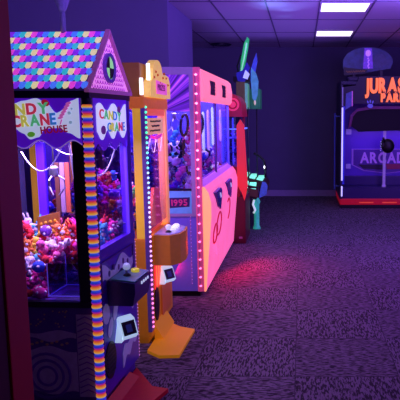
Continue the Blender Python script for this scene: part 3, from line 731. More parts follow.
    # control box
    bm = BM(); pts = [(0.008, 0.10), (0.12, 0.09), (0.175, 0.16), (0.19, 0.28), (0.175, 0.42), (0.12, 0.48), (0.008, 0.48)]
    prism(bm, pts, 'z', 0.52, 0.725); cb_ = obj('control_box', bm, mat('amber_control_box', (214, 128, 40), 0.4, 0.10), t)
    bm = BM(); prism(bm, [(0.01, 0.11), (0.115, 0.10), (0.165, 0.17), (0.178, 0.28), (0.165, 0.41), (0.115, 0.465), (0.01, 0.465)], 'z', 0.7255, 0.730); obj('control_plate', bm, mat('control_plate_chrome', (170, 160, 215), 0.2, 0.12, metal=0.3), cb_)
    joystick(t, 0.09, 0.19, 0.73, mat('joystick_ball_clear', (225, 230, 255), 0.2, 0.5), 0.020, 0.02)
    bm = BM()
    for k in range(3): lathe(bm, [(0.022, 0.7305), (0.022, 0.745), (0.014, 0.750)], (0.10, 0.28 + k * 0.06), 16)
    obj('push_buttons', bm, mat('white_lit_button', (235, 235, 255), 0.3, 0.8), cb_)
    # window lower: tinted red poster with lines
    # lower front
    rd = mat('red_glow_panel', (245, 40, 50), 0.4, 0.9, var=0.2)
    bm = BM(); box(bm, 0.0015, 0.006, 0.12, 0.50, 0.34, 0.51); rp_ = obj('lit_panel', bm, rd, t)
    bm = BM()
    for k in range(6): box(bm, 0.006, 0.009, 0.15 + k * 0.06, 0.162 + k * 0.06, 0.35, 0.50)
    obj('panel_stripe', bm, mat('orange_stripe', (250, 140, 60), 0.4, 0.7), rp_)
    card_reader(t, 0.008, 0.33, 0.40, 1.0)
    bm = BM(); prism(bm, ell(0.15, 0.24, 0.06, 0.12, 24), 'x', 0.001, 0.008); obj('speaker_grille', bm, m_black, t)
    bm = BM(); box(bm, 0.001, 0.012, 0.28, 0.56, 0.10, 0.36, bev=0.004); obj('prize_door', bm, mat('amber_prize_door', (216, 110, 50), 0.4, 0.10), t)
    bm = BM(); prism(bm, [(0.004, -0.14), (0.10, -0.225), (0.225, -0.215), (0.24, 0.25), (0.13, 0.30), (0.004, 0.42)], 'z', 0.0, 0.02)
    fp = obj('step_plate', bm, mat('orange_step_plate', (246, 160, 24), 0.45, 0.20, var=.05), t)  # glow put into the plate for its black-light fluorescence
    bm = BM(); prism(bm, [(0.004, 0.02), (0.004, 0.12), (0.065, 0.02)], 'y', 0.06, 0.40); obj('step_ramp', bm, MATS['orange_step_plate'], fp)
    claw(t, -0.35, 0.33, 1.56, 1.30)
    bm = BM()
    for k in range(3):
        y0 = 0.08 + k * 0.18
        tube(bm, [(-0.03, y0 + 0.16 * i / 10, 1.36 - 0.10 * 4 * (i / 10) * (1 - i / 10)) for i in range(11)], 0.003, 6)
    obj('air_hose', bm, MATS['white_hose'], t, smooth=True)
    # long red slide inside
    sl = mat('red_slide', (236, 70, 70), 0.3, 0.35)
    bm = BM(); prism(bm, [(0.17, 0.73), (0.53, 0.73), (0.46, 1.0), (0.32, 1.02)], 'x', -0.05, -0.03); obj('prize_slide', bm, sl, t)
    area('canopy_lamp', (-0.36, 0.33, 1.54), (-0.36, 0.33, 0), 0.5, 0.4, 24, (1.0, 0.62, 0.85), t)
    cols = ['white', 'pink', 'magenta', 'blue', 'cyan', 'purple', 'red', 'yellow', 'green', 'pink', 'orange', 'magenta', 'blue']
    n = heap(O, RZ, (-D + 0.08, -0.10), (0.065, W - 0.09), 0.725, lambda x, y: 1.06 + 0.03 * math.sin(x * 12), cols, 'in the heap inside the yellow claw machine', 'soft toys in the yellow claw machine', 0.094, 1.06)
    print('yellow heap', n)
yellow_crane()

# ================================================================== 3. PINK CRANE (double width)
def pink_crane():
    O = (-0.822, 4.90, 0); RZ = 0
    t = thing('claw_machine', 'long hot pink double claw machine with two dark square openings in its header', 'claw machine', O, RZ)
    L_, D = 2.02, 0.63
    pk = mat('hot_pink_backlit', (255, 106, 162), 0.35, 0.86, var=0.16, scale=4)
    pk2 = mat('coral_edge_backlit', (255, 160, 120), 0.35, 0.95, var=0.05)
    lil = mat('lilac_side_panel', (116, 92, 226), 0.4, 0.14, var=0.06)
    mau = mat('mauve_frame', (168, 136, 200), 0.4, 0.07)
    bm = BM(); box(bm, -D, 0.0, 0, L_, 0.05, 0.80, bev=0.006); box(bm, -D + .03, -0.04, 0.03, L_ - .03, 0, 0.05, mi=1); obj('cabinet', bm, [lil, m_black], t)
    # side frame
    bm = BM(); box(bm, -D, -0.052, -0.012, 0.02, 1.84, 1.90, bev=0.004); box(bm, -0.085, -0.052, -0.012, 0.02, 0.713, 1.84); box(bm, -D, -D + 0.04, -0.012, 0.02, 0.713, 1.84); box(bm, -D, -0.052, -0.012, 0.02, 0.690, 0.713); obj('side_frame', bm, mau, t)
    bm = BM(); box(bm, -D + .04, -.085, -0.008, 0.0, 1.55, 1.84)
    # swirl graphic
    ms_ = bpy.data.materials.new('violet_ray_print'); ms_.use_nodes = True
    n_ = ms_.node_tree.nodes; l_ = ms_.node_tree.links
    tcx = n_.new('ShaderNodeTexCoord'); mp_ = n_.new('ShaderNodeMapping'); mp_.inputs['Location'].default_value = (0.42, 0, -1.50); l_.new(tcx.outputs['Object'], mp_.inputs[0])
    gr = n_.new('ShaderNodeSeparateXYZ'); l_.new(mp_.outputs[0], gr.inputs[0])
    at = n_.new('ShaderNodeMath'); at.operation = 'ARCTAN2'; l_.new(gr.outputs[2], at.inputs[0]); l_.new(gr.outputs[0], at.inputs[1])
    nzz = n_.new('ShaderNodeTexNoise'); nzz.noise_dimensions = '1D'; nzz.inputs['Scale'].default_value = 9.0; nzz.inputs['Detail'].default_value = 3; l_.new(at.outputs[0], nzz.inputs['W'])
    rr = n_.new('ShaderNodeValToRGB'); l_.new(nzz.outputs['Fac'], rr.inputs[0])
    e = rr.color_ramp.elements; e[0].position = 0.35; e[0].color = lin((40, 16, 110)); e[1].position = 0.72; e[1].color = lin((210, 90, 240))
    e2 = e.new(0.52); e2.color = lin((104, 34, 190))
    pb = n_['Principled BSDF']; l_.new(rr.outputs[0], pb.inputs['Base Color']); l_.new(rr.outputs[0], pb.inputs['Emission Color']); pb.inputs['Emission Strength'].default_value = 0.8
    obj('side_sign', bm, ms_, t)
    bm = BM(); box(bm, -D + .04, -.085, -0.004, 0.002, 0.925, 1.55); obj('side_window', bm, m_glass, t)
    bm = BM(); box(bm, -D + .04, -.085, -0.010, 0.004, 0.903, 0.922); obj('sill', bm, mat('black_navy_sill', (14, 10, 60), 0.3), t)
    bm = BM(); box(bm, -D + .045, -.088, -0.012, 0.0, 0.715, 0.900); po = obj('side_poster', bm, mat('pale_blue_poster', (96, 140, 220), 0.4, 0.36, var=0.25, scale=14), t)
    bm = BM(); prism(bm, [(-0.28, 0.760), (-0.105, 0.772), (-0.10, 0.850), (-0.27, 0.845)], 'y', -0.0145, -0.0125); obj('poster_patch', bm, mat('maroon_patch', (60, 22, 100), 0.4, 0.05), po)
    lettering('lettering', '1995', [mat('red_poster_letters', (200, 50, 130), 0.4, 0.25)], 0.052, 'side', (-0.252, -0.0165, 0.780), po, 0.003, 0.03, bold=0.002)
    # front corner post with led channel
    bm = BM(); box(bm, -0.052, 0.0, -0.014, 0.030, 0.05, 1.90, bev=0.004); obj('corner_post', bm, mat('rose_post', (236, 84, 150), 0.35, 0.28), t)
    led_strip(t, -0.028, -0.016, 0.10, 1.84, 24, [(255, 120, 190), (255, 150, 205)], r=0.013, emit=2.6)
    led_strip(t, -0.10, -0.006, 0.12, 0.72, 20, [(190, 130, 240)], r=0.0045, emit=0.9)
    # header front
    prof = [(-0.052, 1.64), (0.0, 1.63), (0.022, 1.66), (0.028, 1.76), (0.012, 1.87), (-0.02, 1.90), (-0.052, 1.90)]
    bm = BM()
    def seg_header(y0, y1, zlo=None, zhi=None):
        pts = prof
        if zlo is not None: pts = [(a, min(max(b, zlo), zhi)) for a, b in prof]
        prism(bm, pts, 'y', y0, y1)
    seg_header(0.032, 0.40); seg_header(0.78, 1.18); seg_header(1.55, L_)
    for y0, y1 in ((0.40, 0.78), (1.18, 1.55)):
        prism(bm, [(-0.052, 1.64), (0.0, 1.63), (0.022, 1.66), (0.024, 1.695), (-0.052, 1.695)], 'y', y0, y1)
        prism(bm, [(-0.052, 1.822), (0.018, 1.822), (0.012, 1.87), (-0.02, 1.90), (-0.052, 1.90)], 'y', y0, y1)
    obj('front_header', bm, mat('pink_header_backlit', (255, 122, 148), 0.35, 0.95, var=0.06, scale=4), t)
    for y0, y1 in ((0.40, 0.78), (1.18, 1.55)):
        bm = BM(); box(bm, -0.05, 0.014, y0, y1, 1.69, 1.825)
        for k in range(4): box(bm, 0.014, 0.018, y0 + 0.01, y1 - 0.01, 1.71 + k * 0.03, 1.716 + k * 0.03, mi=1)
        obj('header_opening', bm, [mat('plum_recess', (70, 14, 70), 0.5, 0.05), mat('plum_slat', (40, 8, 50), 0.5)], t)
    bm = BM(); box(bm, -D, -0.052, 0.02, L_, 1.86, 1.90); obj('roof_panel', bm, m_dark, t)
    bm = BM(); box(bm, -D, -D + 0.02, 0.02, L_, 0.8, 1.86); box(bm, -D + 0.02, -0.05, L_ - 0.02, L_, 0.8, 1.86); obj('back_panel', bm, mat('back_panel_blue_print', (90, 80, 190), 0.4, 0.06, var=0.6, scale=16), t)
    # front windows and posts
    for y0, y1 in ((0.045, 0.97), (1.05, 1.96)):
        bm = BM(); box(bm, -0.030, -0.024, y0, y1, 0.98, 1.64); obj('front_window', bm, m_glass, t)
    bm = BM(); box(bm, -0.036, -0.018, 0.985, 1.035, 0.95, 1.64); obj('window_mullion', bm, mat('dusk_violet_mullion', (70, 44, 130), 0.3), t)
    bm = BM(); box(bm, -0.035, -0.012, 1.975, L_, 0.95, 1.64); obj('corner_post', bm, mat('blue_violet_post', (110, 90, 220), 0.3, 0.15), t)
    # window sill + bulging lower panel
    bm = BM(); prism(bm, [(-0.045, 0.80), (0.0, 0.80), (0.012, 0.93), (-0.045, 0.985)], 'y', 0.035, L_); obj('window_ledge', bm, mat('lilac_pink_ledge', (206, 110, 220), 0.4, 0.32), t)
    lo = [(0.0, 0.045), (0.012, 0.045), (0.03, 0.25), (0.055, 0.50), (0.072, 0.68), (0.072, 0.80), (0.05, 0.88), (0.014, 0.93), (0.0, 0.93)]
    lo = [(a * 0.9 + 0.001, b) for a, b in lo]
    bm = BM(); prism(bm, lo, 'y', 0.045, L_ + 0.06); lp = obj('lower_panel', bm, pk, t)
    bm = BM(); prism(bm, lo, 'y', 0.0, 0.044); obj('panel_edge', bm, pk2, lp)
    def bulge(z):
        for (a, b), (c, d) in zip(lo[1:], lo[2:]):
            if b <= z <= d: return a + (c - a) * (z - b) / (d - b)
        return 0.02
    red = mat('cherry_red_print', (214, 24, 60), 0.4, 0.35)
    def rg(yc, zc, ry_, rz__, a0=0, a1=2 * PI, r=0.014):
        bm = BM(); full = abs(a1 - a0 - 2 * PI) < 1e-6
        p = ell(yc, zc, ry_, rz__, 26, a0, a1)
        tube(bm, [(bulge(b) + 0.0, a, b) for a, b in p], r * 0.75, 6, closed=full); obj('cherry_ring', bm, red, lp)
    rg(0.56, 0.53, 0.15, 0.105); rg(0.34, 0.48, 0.12, 0.085); rg(1.22, 0.56, 0.14, 0.11, -1.2, 2.2)
    # control pods
    for yc in (0.44, 1.24):
        zc = 0.80; sh_ = [(yc - 0.19, zc + 0.055), (yc + 0.13, zc + 0.062), (yc + 0.20, zc + 0.03), (yc + 0.17, zc - 0.03), (yc + 0.09, zc - 0.13), (yc - 0.04, zc - 0.09), (yc - 0.15, zc + 0.0)]
        bm = BM(); prism(bm, sh_, 'x', 0.02, 0.082); pod = obj('control_pod', bm, mat('navy_pod', (48, 34, 130), 0.25, 0.10, var=.4, scale=30), t)
        bm = BM(); prism(bm, [(yc + 0.02, zc + 0.03), (yc + 0.09, zc + 0.02), (yc + 0.12, zc - 0.02), (yc + 0.08, zc - 0.025), (yc + 0.05, zc + 0.0)], 'x', 0.082, 0.086); obj('pod_emblem', bm, mat('white_pod_mark', (215, 205, 245), 0.3, 0.5), pod)
    # claws, coils and reflected light streaks inside
    for yc in (0.42, 1.45):
        claw(t, -0.30, yc, 1.86, 1.48)
    for x, yc in ((-0.15, 0.09), (-0.07, 0.36)):
        bm = BM(); tube(bm, [(x + 0.030 * math.cos(a), yc + 0.03 * math.sin(a * 1), 1.44 + 0.085 * math.sin(a)) for a in [2 * PI * i / 24 for i in range(24)]], 0.012, 8, closed=True); obj('cable_loop', bm, m_black, t, smooth=True)
        bm = BM(); tube(bm, [(x, yc, 1.52), (x, yc, 1.86)], 0.004, 6); obj('loop_cord', bm, m_steel, t)
    def reflection_rod(y, x, z0, z1, c):  # glowing rods stand in for lights reflected in the glass
        x = x * 0.6
        bm = BM(); lathe(bm, [(0.006, z0), (0.013, z0 + .02), (0.013, z1 - .02), (0.006, z1)], (x, y), 10); obj('light_streak', bm, mat('rod_%d_%d_%d' % c, c, 0.3, 1.5, var=0.35, scale=20), t)
    for y, x, z0, z1, c in ((0.50, -0.10, 1.20, 1.55, (200, 230, 255)), (0.78, -0.10, 1.2, 1.57, (190, 150, 255)), (1.15, -0.12, 1.22, 1.60, (200, 245, 230)), (1.35, -0.2, 1.1, 1.45, (90, 110, 255)), (1.62, -0.1, 1.24, 1.58, (180, 150, 255)), (0.52, -0.16, 1.02, 1.2, (60, 120, 240)), (1.8, -0.1, 1.0, 1.5, (70, 70, 230))):
        reflection_rod(y, x, z0, z1, c)
    bm = BM(); tube(bm, [(-0.40 + 0.02 * i, 0.03, 1.42 - 0.05 * math.sin(i / 8 * PI)) for i in range(9)], 0.004, 6); obj('air_hose', bm, MATS['white_hose'], t)
    area('canopy_lamp', (-0.30, 0.5, 1.84), (-0.30, 0.5, 0), 0.4, 0.7, 20, (0.75, 0.62, 1.0), t)
    area('canopy_lamp', (-0.30, 1.5, 1.84), (-0.30, 1.5, 0), 0.4, 0.7, 18, (0.65, 0.60, 1.0), t)
    cols = ['pink', 'purple', 'blue', 'white', 'purple', 'white', 'magenta', 'cyan', 'grey', 'white', 'black']
    n = heap(O, RZ, (-D + 0.09, -0.10), (0.07, L_ - 0.10), 0.80, lambda x, y: 1.36 - 0.16 * y, cols, 'in the heap inside the pink double claw machine', 'soft toys in the pink claw machine', 0.118, 1.32)
    print('pink heap', n)
    # magenta glow strip under the front that reddens the carpet
    area('kick_lamp', (0.05, 0.65, 0.26), (0.65, 0.40, 0), 1.5, 0.12, 12.0, (1.0, 0.005, 0.03), t)
pink_crane()

# ================================================================== 4. RED MACHINE
def red_machine():
    O = (-0.69, 7.02, 0)
    t = thing('prize_machine', 'red prize machine with rounded pink lit top standing just behind the pink claw machine', 'arcade machine', O, 0)
    W, D = 0.62, 0.55
    rd = mat('red_machine_laminate', (150, 14, 40), 0.4, 0.02)
    dk = mat('maroon_base', (96, 10, 34), 0.4)
    bm = BM(); box(bm, -D, 0.02, 0, W, 0.0, 0.56, bev=0.008); obj('base', bm, dk, t)
    bm = BM(); box(bm, -D, -0.04, 0.01, W, 0.56, 0.92, bev=0.006); obj('cabinet', bm, rd, t)
    orr = mat('vermilion_pillar_backlit', (226, 52, 52), 0.4, 0.36, var=0.15, scale=8)
    bm = BM(); prism(bm, [(-0.070, 1.40), (-0.025, 1.47), (0.018, 1.40), (0.050, 0.70), (0.028, 0.58), (0.012, 0.52), (-0.022, 0.62), (-0.07, 0.70)], 'y', -0.015, 0.03); obj('front_pillar', bm, orr, t)
    bm = BM(); box(bm, -D, -D + 0.03, 0.0, W, 0.92, 1.56); box(bm, -0.06, -0.03, W - 0.04, W, 0.92, 1.56, mi=0); obj('corner_post', bm, rd, t)
    bm = BM(); box(bm, -D + 0.03, -0.075, 0.006, 0.012, 0.92, 1.50); obj('side_window', bm, m_glass, t)
    bm = BM(); box(bm, -0.05, -0.044, 0.03, W - 0.04, 0.92, 1.50); obj('front_window', bm, m_glass, t)
    bm = BM(); prism(bm, [(-D, 1.50), (0.0, 1.50)] + ell(-0.16, 1.62, 0.15, 0.15, 14, 0, PI * 0.6) + [(-D, 1.72)], 'y', 0.0, W); ar = obj('arched_header', bm, mat('crimson_header', (168, 22, 60), 0.4, 0.16, var=0.2), t)
    bm = BM(); ring(bm, -0.11, 1.64, 0.055, 0.075, 'y', -0.012, 0.0); prism(bm, ell(-0.11, 1.64, 0.035, 0.035), 'y', -0.01, 0); obj('header_ring', bm, mat('pink_ring_light', (236, 60, 110), 0.4, 0.5), ar)
    bm = BM(); box(bm, -0.24, -0.02, -0.014, -0.004, 1.352, 1.364); obj('neon_bar', bm, mat('blue_neon', (90, 120, 255), 0.4, 1.2, var=0), t)
    bm = BM(); box(bm, -0.03, 0.0, 0.02, W, 1.35, 1.365); obj('neon_bar', bm, MATS['blue_neon'], t)
    for k in range(3):
        bm = BM(); box(bm, -D + 0.04, -0.08, 0.05, W - 0.04, 0.92 + k * 0.16, 0.925 + k * 0.16 + 0.005); sh = obj('shelf', bm, mat('shelf_blue', (60, 60, 180), 0.3, 0.08), t)
    bm = BM()
    for k in range(5): lathe(bm, [(0.006, 0.94), (0.009, 1.0), (0.009, 1.45), (0.006, 1.49)], (-0.12 - k * 0.07, 0.06), 8)
    obj('light_streak', bm, mat('rod_blue_deep', (90, 90, 250), 0.3, 0.7), t)
    bm = BM(); box(bm, -0.06, -0.02, -0.003, 0.0, 0.06, 0.085); obj('rating_label', bm, mat('pale_label', (190, 120, 150), 0.5), t)
    area('cabinet_lamp', (-0.28, 0.3, 1.49), (-0.28, 0.3, 0), 0.3, 0.4, 6, (0.4, 0.4, 1.0), t)
    i = 0
    for k in range(3):
        for j in range(4):
            x = -D + 0.11 + j * 0.105; z = 0.935 + k * 0.16 + 0.052
            c = ['blue', 'white', 'red', 'purple', 'cyan', 'pink'][(i * 5 + k) % 6]; i += 1
            o = bpy.data.objects.new('plush_bear', plush_mesh('bear', c)); C.objects.link(o); o.location = (O[0] + x, O[1] + 0.16, z); o.rotation_euler = (0, 0, 0.3 * (j - 1))
            tag(o, 'small %s plush bear on the %s shelf of the red prize machine' % (c, ('bottom', 'middle', 'top')[k]), 'soft toy', 'prizes in the red machine, %s %d' % (c, k))
red_machine()

# ================================================================== 5. GREEN SPIKED GAME
def green_game():
    O = (-0.70, 7.95, 0)
    t = thing('arcade_game', 'tall dark arcade game with green and blue spiked topper and glowing green buttons', 'arcade machine', O, 0)
    gl = mat('green_side_glow', (40, 150, 90), 0.4, 0.12, var=0.3)
    ol = mat('olive_panel', (104, 92, 56), 0.4, 0.16, var=0.3)
    dk = mat('game_navy', (22, 16, 56), 0.35)
    bg = mat('bright_green_light', (70, 220, 130), 0.3, 0.6, var=0.25)
    # base, back tower
    bm = BM(); box(bm, -0.36, 0.02, 0.0, 0.70, 0, 0.30, bev=0.01); box(bm, -0.36, -0.18, 0.05, 0.65, 0.30, 1.60); obj('cabinet', bm, dk, t)
    for x in (-0.01, 0.085):
        bm = BM(); tube(bm, [(x, 0.30 if x > 0 else 0.02, 0.58), (x, 0.30 if x > 0 else 0.02, 1.62)], 0.010, 8); obj('support_post', bm, m_black, t)
    # marquee boxes
    bm = BM(); box(bm, -0.16, -0.045, 0.0, 0.30, 1.59, 1.95, bev=0.008); obj('marquee_box', bm, ol, t)
    bm = BM(); box(bm, -0.045, -0.012, -0.004, 0.30, 1.60, 1.93, bev=0.004); obj('marquee_edge', bm, mat('mint_edge_light', (110, 190, 160), 0.3, 0.35, var=.2), t)
    bm = BM(); box(bm, 0.02, 0.150, 0.02, 0.34, 1.60, 1.86, bev=0.008); obj('marquee_box', bm, gl, t)
    # spikes
    def blade(name, pts, y0, y1, m_): 
        bm = BM(); prism(bm, pts, 'y', y0, y1); return obj(name, bm, m_, t)
    blade('topper_blade', [(-0.115, 2.02), (-0.075, 2.04), (-0.01, 2.36), (0.012, 2.50), (-0.012, 2.525), (-0.055, 2.44), (-0.10, 2.22)], 0.06, 0.12, mat('green_blade_backlit', (50, 200, 110), 0.3, 0.45, var=0.45, scale=16))
    bm = BM(); tube(bm, [(-0.10, 0.055, 2.06), (-0.05, 0.055, 2.28), (-0.02, 0.055, 2.45)], 0.010, 6); obj('blade_edge', bm, mat('mint_blade_edge', (150, 240, 190), 0.3, 0.6), t)
    blade('topper_blade', [(0.02, 1.95), (0.06, 1.98), (0.11, 2.22), (0.10, 2.33), (0.06, 2.24), (0.02, 2.10)], 0.14, 0.19, mat('indigo_blade_backlit', (70, 84, 210), 0.3, 0.3, var=0.45, scale=16))
    blade('topper_blade', [(0.05, 1.74), (0.085, 1.68), (0.12, 1.78), (0.13, 1.96), (0.10, 2.06), (0.04, 2.13), (0.035, 1.95)], 0.0, 0.06, mat('teal_blade_backlit', (80, 160, 190), 0.3, 0.35, var=0.4, scale=16))
    blade('topper_blade', [(-0.14, 1.96), (-0.05, 1.94), (0.02, 2.14), (-0.02, 2.20), (-0.07, 2.10), (-0.16, 2.06)], 0.02, 0.08, mat('deep_blue_blade', (50, 50, 170), 0.3, 0.2, var=0.5, scale=16))
    bm = BM(); prism(bm, [(-0.07, 2.00), (-0.01, 1.98), (0.018, 2.05), (-0.035, 2.10)], 'y', 0.0, 0.02); obj('topper_lamp', bm, mat('ice_blue_lamp', (170, 180, 255), 0.3, 0.9, var=.1), t)
    bm = BM(); ball(bm, (0.085, -0.008, 1.68), 0.018, 0, 2, (0.8, 0.8, 1.8)); obj('topper_tip', bm, mat('cream_tip', (230, 205, 180), 0.3, 0.5), t, smooth=True)
    bm = BM(); box(bm, -0.20, 0.02, 0.03, 0.30, 1.95, 2.02); tube(bm, [(-0.12, 0.08, 2.0), (-0.15, 0.08, 2.15), (-0.10, 0.08, 2.3)], 0.012, 6); obj('topper_bracket', bm, m_black, t)
    # control deck with lit buttons
    bm = BM(); prism(bm, [(-0.16, 0.50), (0.115, 0.42), (0.22, 0.47), (0.235, 0.58), (0.20, 0.64), (-0.16, 0.72)], 'y', 0.0, 0.62); dkx = obj('control_deck', bm, mat('deck_brown', (70, 44, 40), 0.4), t)
    bm = BM(); prism(bm, [(0.125, 0.42), (0.225, 0.465), (0.245, 0.58), (0.215, 0.635), (0.17, 0.64), (0.14, 0.52)], 'y', -0.008, 0.0); obj('deck_side_light', bm, mat('blue_white_deck_edge', (70, 90, 190), 0.3, 0.3, var=.5), dkx)
    for j in range(2):
        for i in range(3):
            x = -0.08 + i * 0.105; z = 0.72 - 0.222 * (x + 0.16) - 0.0; y = 0.05 + j * 0.28
            bm = BM(); box(bm, x - 0.042, x + 0.042, y, y + 0.20, z - 0.012, z + 0.02, bev=0.01); obj('pad_button', bm, mat('mint_pad_light', (130, 250, 205), 0.3, 0.95, var=.25), dkx)
    bm = BM(); prism(bm, [(-0.10, 0.46), (0.10, 0.42), (0.13, 0.50), (0.12, 0.585), (-0.10, 0.62)], 'y', -0.13, -0.012); st = obj('lower_step', bm, MATS['deck_brown'], dkx)
    for i in range(2):
        x = -0.055 + i * 0.105; z = 0.607 - 0.16 * (x + 0.05)
        bm = BM(); prism(bm, [(-0.135, z - 0.045), (-0.02, z + 0.03), (-0.02, z + 0.045), (-0.14, z - 0.03)], 'x', x - 0.045, x + 0.045); obj('pad_button', bm, MATS['mint_pad_light'], dkx)
    bm = BM(); prism(bm, [(-0.11, 0.50), (0.115, 0.445), (0.12, 0.55), (-0.11, 0.59)], 'y', -0.140, -0.131); obj('deck_front_glow', bm, mat('brown_deck_print', (110, 70, 60), 0.4, 0.08), dkx)
    # green pedestal
    bm = BM(); lathe(bm, [(0.050, 0.0), (0.05, 0.02), (0.036, 0.05), (0.036, 0.33), (0.052, 0.37), (0.030, 0.425)], (0.09, 0.02), 16); pd = obj('pedestal', bm, mat('teal_pedestal_glow', (60, 190, 165), 0.3, 0.35, var=0.4), t, smooth=True)
    bm = BM(); tube(bm, [(0.06, -0.02, 0.40), (0.045, -0.03, 0.34), (0.075, -0.025, 0.26), (0.05, -0.02, 0.22)], 0.014, 8); obj('pedestal_highlight', bm, mat('white_highlight_glow', (225, 240, 255), 0.3, 0.6), pd, smooth=True)  # glowing white squiggle stands in for highlights on the pedestal
    bm = BM(); tube(bm, [(0.06, 0.02, 1.02), (0.14, 0.02, 0.98), (0.20, 0.02, 0.92), (0.215, 0.02, 0.80)], 0.016, 8); tube(bm, [(0.215, 0.02, 0.80), (0.21, 0.02, 0.70)], 0.016, 8); obj('hand_rail', bm, m_black, t, smooth=True)
    bm = BM(); ball(bm, (0.200, 0.005, 0.835), 0.012, 0, 2, (1, 1, 1.8)); obj('rail_light', bm, m_white_glow, t)
    area('deck_lamp', (0.06, -0.05, 0.90), (0.06, 0.2, 0.6), 0.2, 0.2, 0.35, (0.2, 1.0, 0.6), t)
green_game()

# ================================================================== 6. SHOOTING GAME BOOTH
def booth():
    O = (0.62, 9.75, 0)
    t = thing('shooting_game_booth', 'large shooting game booth with orange lettered marquee and red base against the far wall', 'arcade machine', O, 0)
    W, D = 1.62, 1.15
    dk = mat('booth_indigo', (30, 18, 66), 0.4)
    vi = mat('booth_violet_inside', (84, 40, 190), 0.4, 0.045, var=0.15, scale=3)
    rb = mat('booth_red_base', (210, 14, 36), 0.4, 0.22)  # glow put in to brighten the red base, no lamp here
    bm = BM(); box(bm, 0.01, W, 0, D, 0.0, 0.06); box(bm, 0.0, W, -0.01, D, 0.06, 0.155, mi=1, bev=0.01); bs_ = obj('base', bm, [m_black, rb], t)
    bm = BM()
    for x in (0.32, 0.70, 1.08): box(bm, x, x + 0.23, -0.014, -0.0095, 0.092, 0.106)
    obj('base_light', bm, mat('orange_slot_light', (236, 84, 40), 0.4, 0.6), bs_)
    for x0, x1 in ((0.0, 0.035), (W - 0.035, W)):
        bm = BM(); box(bm, x0, x1, 0.0, D, 0.155, 2.0, bev=0.006); obj('side_wall', bm, dk, t)
    bm = BM(); box(bm, 0.035, W - 0.035, 0.42, 0.46, 0.155, 1.72); obj('back_wall', bm, vi, t)
    bm = BM(); box(bm, 0.035, W - 0.035, 0.06, 0.42, 0.155, 0.34); obj('platform', bm, mat('platform_navy', (44, 34, 96), 0.35), t)
    bm = BM(); box(bm, 0.0, W, 0.02, D, 2.0, 2.06, bev=0.01); box(bm, 0.12, W, 0.05, 0.4, 2.06, 2.13, bev=0.02); obj('roof_panel', bm, dk, t)
    # light tubes at the left front edge
    wl = mat('blue_white_tube', (190, 180, 255), 0.3, 1.2, var=0)
    for z0, z1 in ((0.20, 0.37), (0.46, 1.64)):
        bm = BM(); lathe(bm, [(0.009, z0), (0.012, z0 + .01), (0.012, z1 - .01), (0.009, z1)], (0.030, -0.014), 12); obj('light_tube', bm, wl, t)
    bm = BM(); lathe(bm, [(0.009, 1.66), (0.009, 1.96)], (0.030, -0.014), 12); obj('light_tube', bm, mat('dim_lilac_tube', (120, 100, 190), 0.3, 0.5), t)
    bm = BM(); box(bm, 0.036, 0.070, -0.002, 0.02, 0.40, 1.66); obj('blue_edge_panel', bm, mat('deep_blue_edge', (40, 40, 190), 0.4, 0.35), t)
    bm = BM(); lathe(bm, [(0.010, 0.30), (0.010, 1.55)], (-0.085, 0.10), 10); tube(bm, [(-0.085, 0.10, 1.50), (0.0, 0.10, 1.50)], 0.008, 6); tube(bm, [(-0.085, 0.10, 0.36), (0.0, 0.10, 0.36)], 0.008, 6); obj('grab_rail', bm, mat('blue_grab_rail', (50, 60, 150), 0.3, 0.10), t)
    # top panel + marquee
    bm = BM(); prism(bm, [(0.035, 1.55), (0.14, 1.70), (0.40, 1.70), (W - 0.035, 1.70), (W - 0.035, 2.13), (0.30, 2.13), (0.24, 1.99), (0.035, 1.96)], 'y', 0.0, 0.06); mq = obj('marquee_panel', bm, mat('marquee_navy', (20, 12, 46), 0.4), t)
    bm = BM(); prism(bm, [(0.075, 1.60), (0.17, 1.66), (0.185, 1.90), (0.085, 1.86)], 'y', -0.014, 0.0); sc = obj('info_panel', bm, mat('info_blue', (70, 70, 170), 0.4, 0.22, var=.4, scale=20), mq)
    bm = BM(); box(bm, 0.178, 0.192, -0.018, -0.004, 1.66, 1.90); obj('info_edge', bm, mat('pink_edge_light', (190, 90, 200), 0.4, 0.5), sc)
    orr = mat('orange_letters_backlit', (255, 118, 58), 0.4, 0.95, var=0.12, scale=10)
    lettering('lettering', 'JURASSIC', [orr], 0.225, 'side', (0.385, -0.03, 1.885), mq, 0.05, 0.0, bold=0.014, sx=0.62, gap=0.05, arc=lambda u, k: -0.004 * abs(k - 3.5))
    lettering('lettering', 'PARK', [orr], 0.130, 'side', (0.640, -0.03, 1.735), mq, 0.05, 0.0, bold=0.010, sx=0.75, gap=0.06)
    lettering('lettering', 'ARCADE', [mat('black_small_letters', (20, 8, 20), 0.4)], 0.035, 'side', (0.66, -0.060, 1.862), mq, 0.008, 0.0, bold=0.002, sx=1.2)
    # paw print
    bm = BM(); prism(bm, ell(0.475, 1.665, 0.045, 0.035, 16), 'y', -0.012, 0.0)
    for k in range(3): prism(bm, ell(0.435 + 0.04 * k, 1.725 + (0.012 if k == 1 else 0), 0.013, 0.026, 12, rot=(1 - k) * 0.3), 'y', -0.012, 0.0)
    obj('claw_print_emblem', bm, mat('violet_emblem', (96, 90, 210), 0.4, 0.35), mq)
    # canopy screen surround
    rp_ = mat('plum_canopy', (96, 22, 92), 0.4, 0.10)
    def canopy(off): return [(0.13 + off, 1.30 + off), (0.16 + off, 1.52 - off * .5), (0.27, 1.62 - off), (0.50, 1.66 - off), (1.15, 1.66 - off), (1.38, 1.62 - off), (1.49 - off, 1.52 - off * .5), (1.52 - off, 1.30 + off)]
    bm = BM(); o_ = canopy(0); i_ = canopy(0.045)
    for k in range(len(o_) - 1): prism(bm, [o_[k], o_[k + 1], i_[k + 1], i_[k]], 'y', 0.02, 0.10)
    cn = obj('screen_surround', bm, rp_, t)
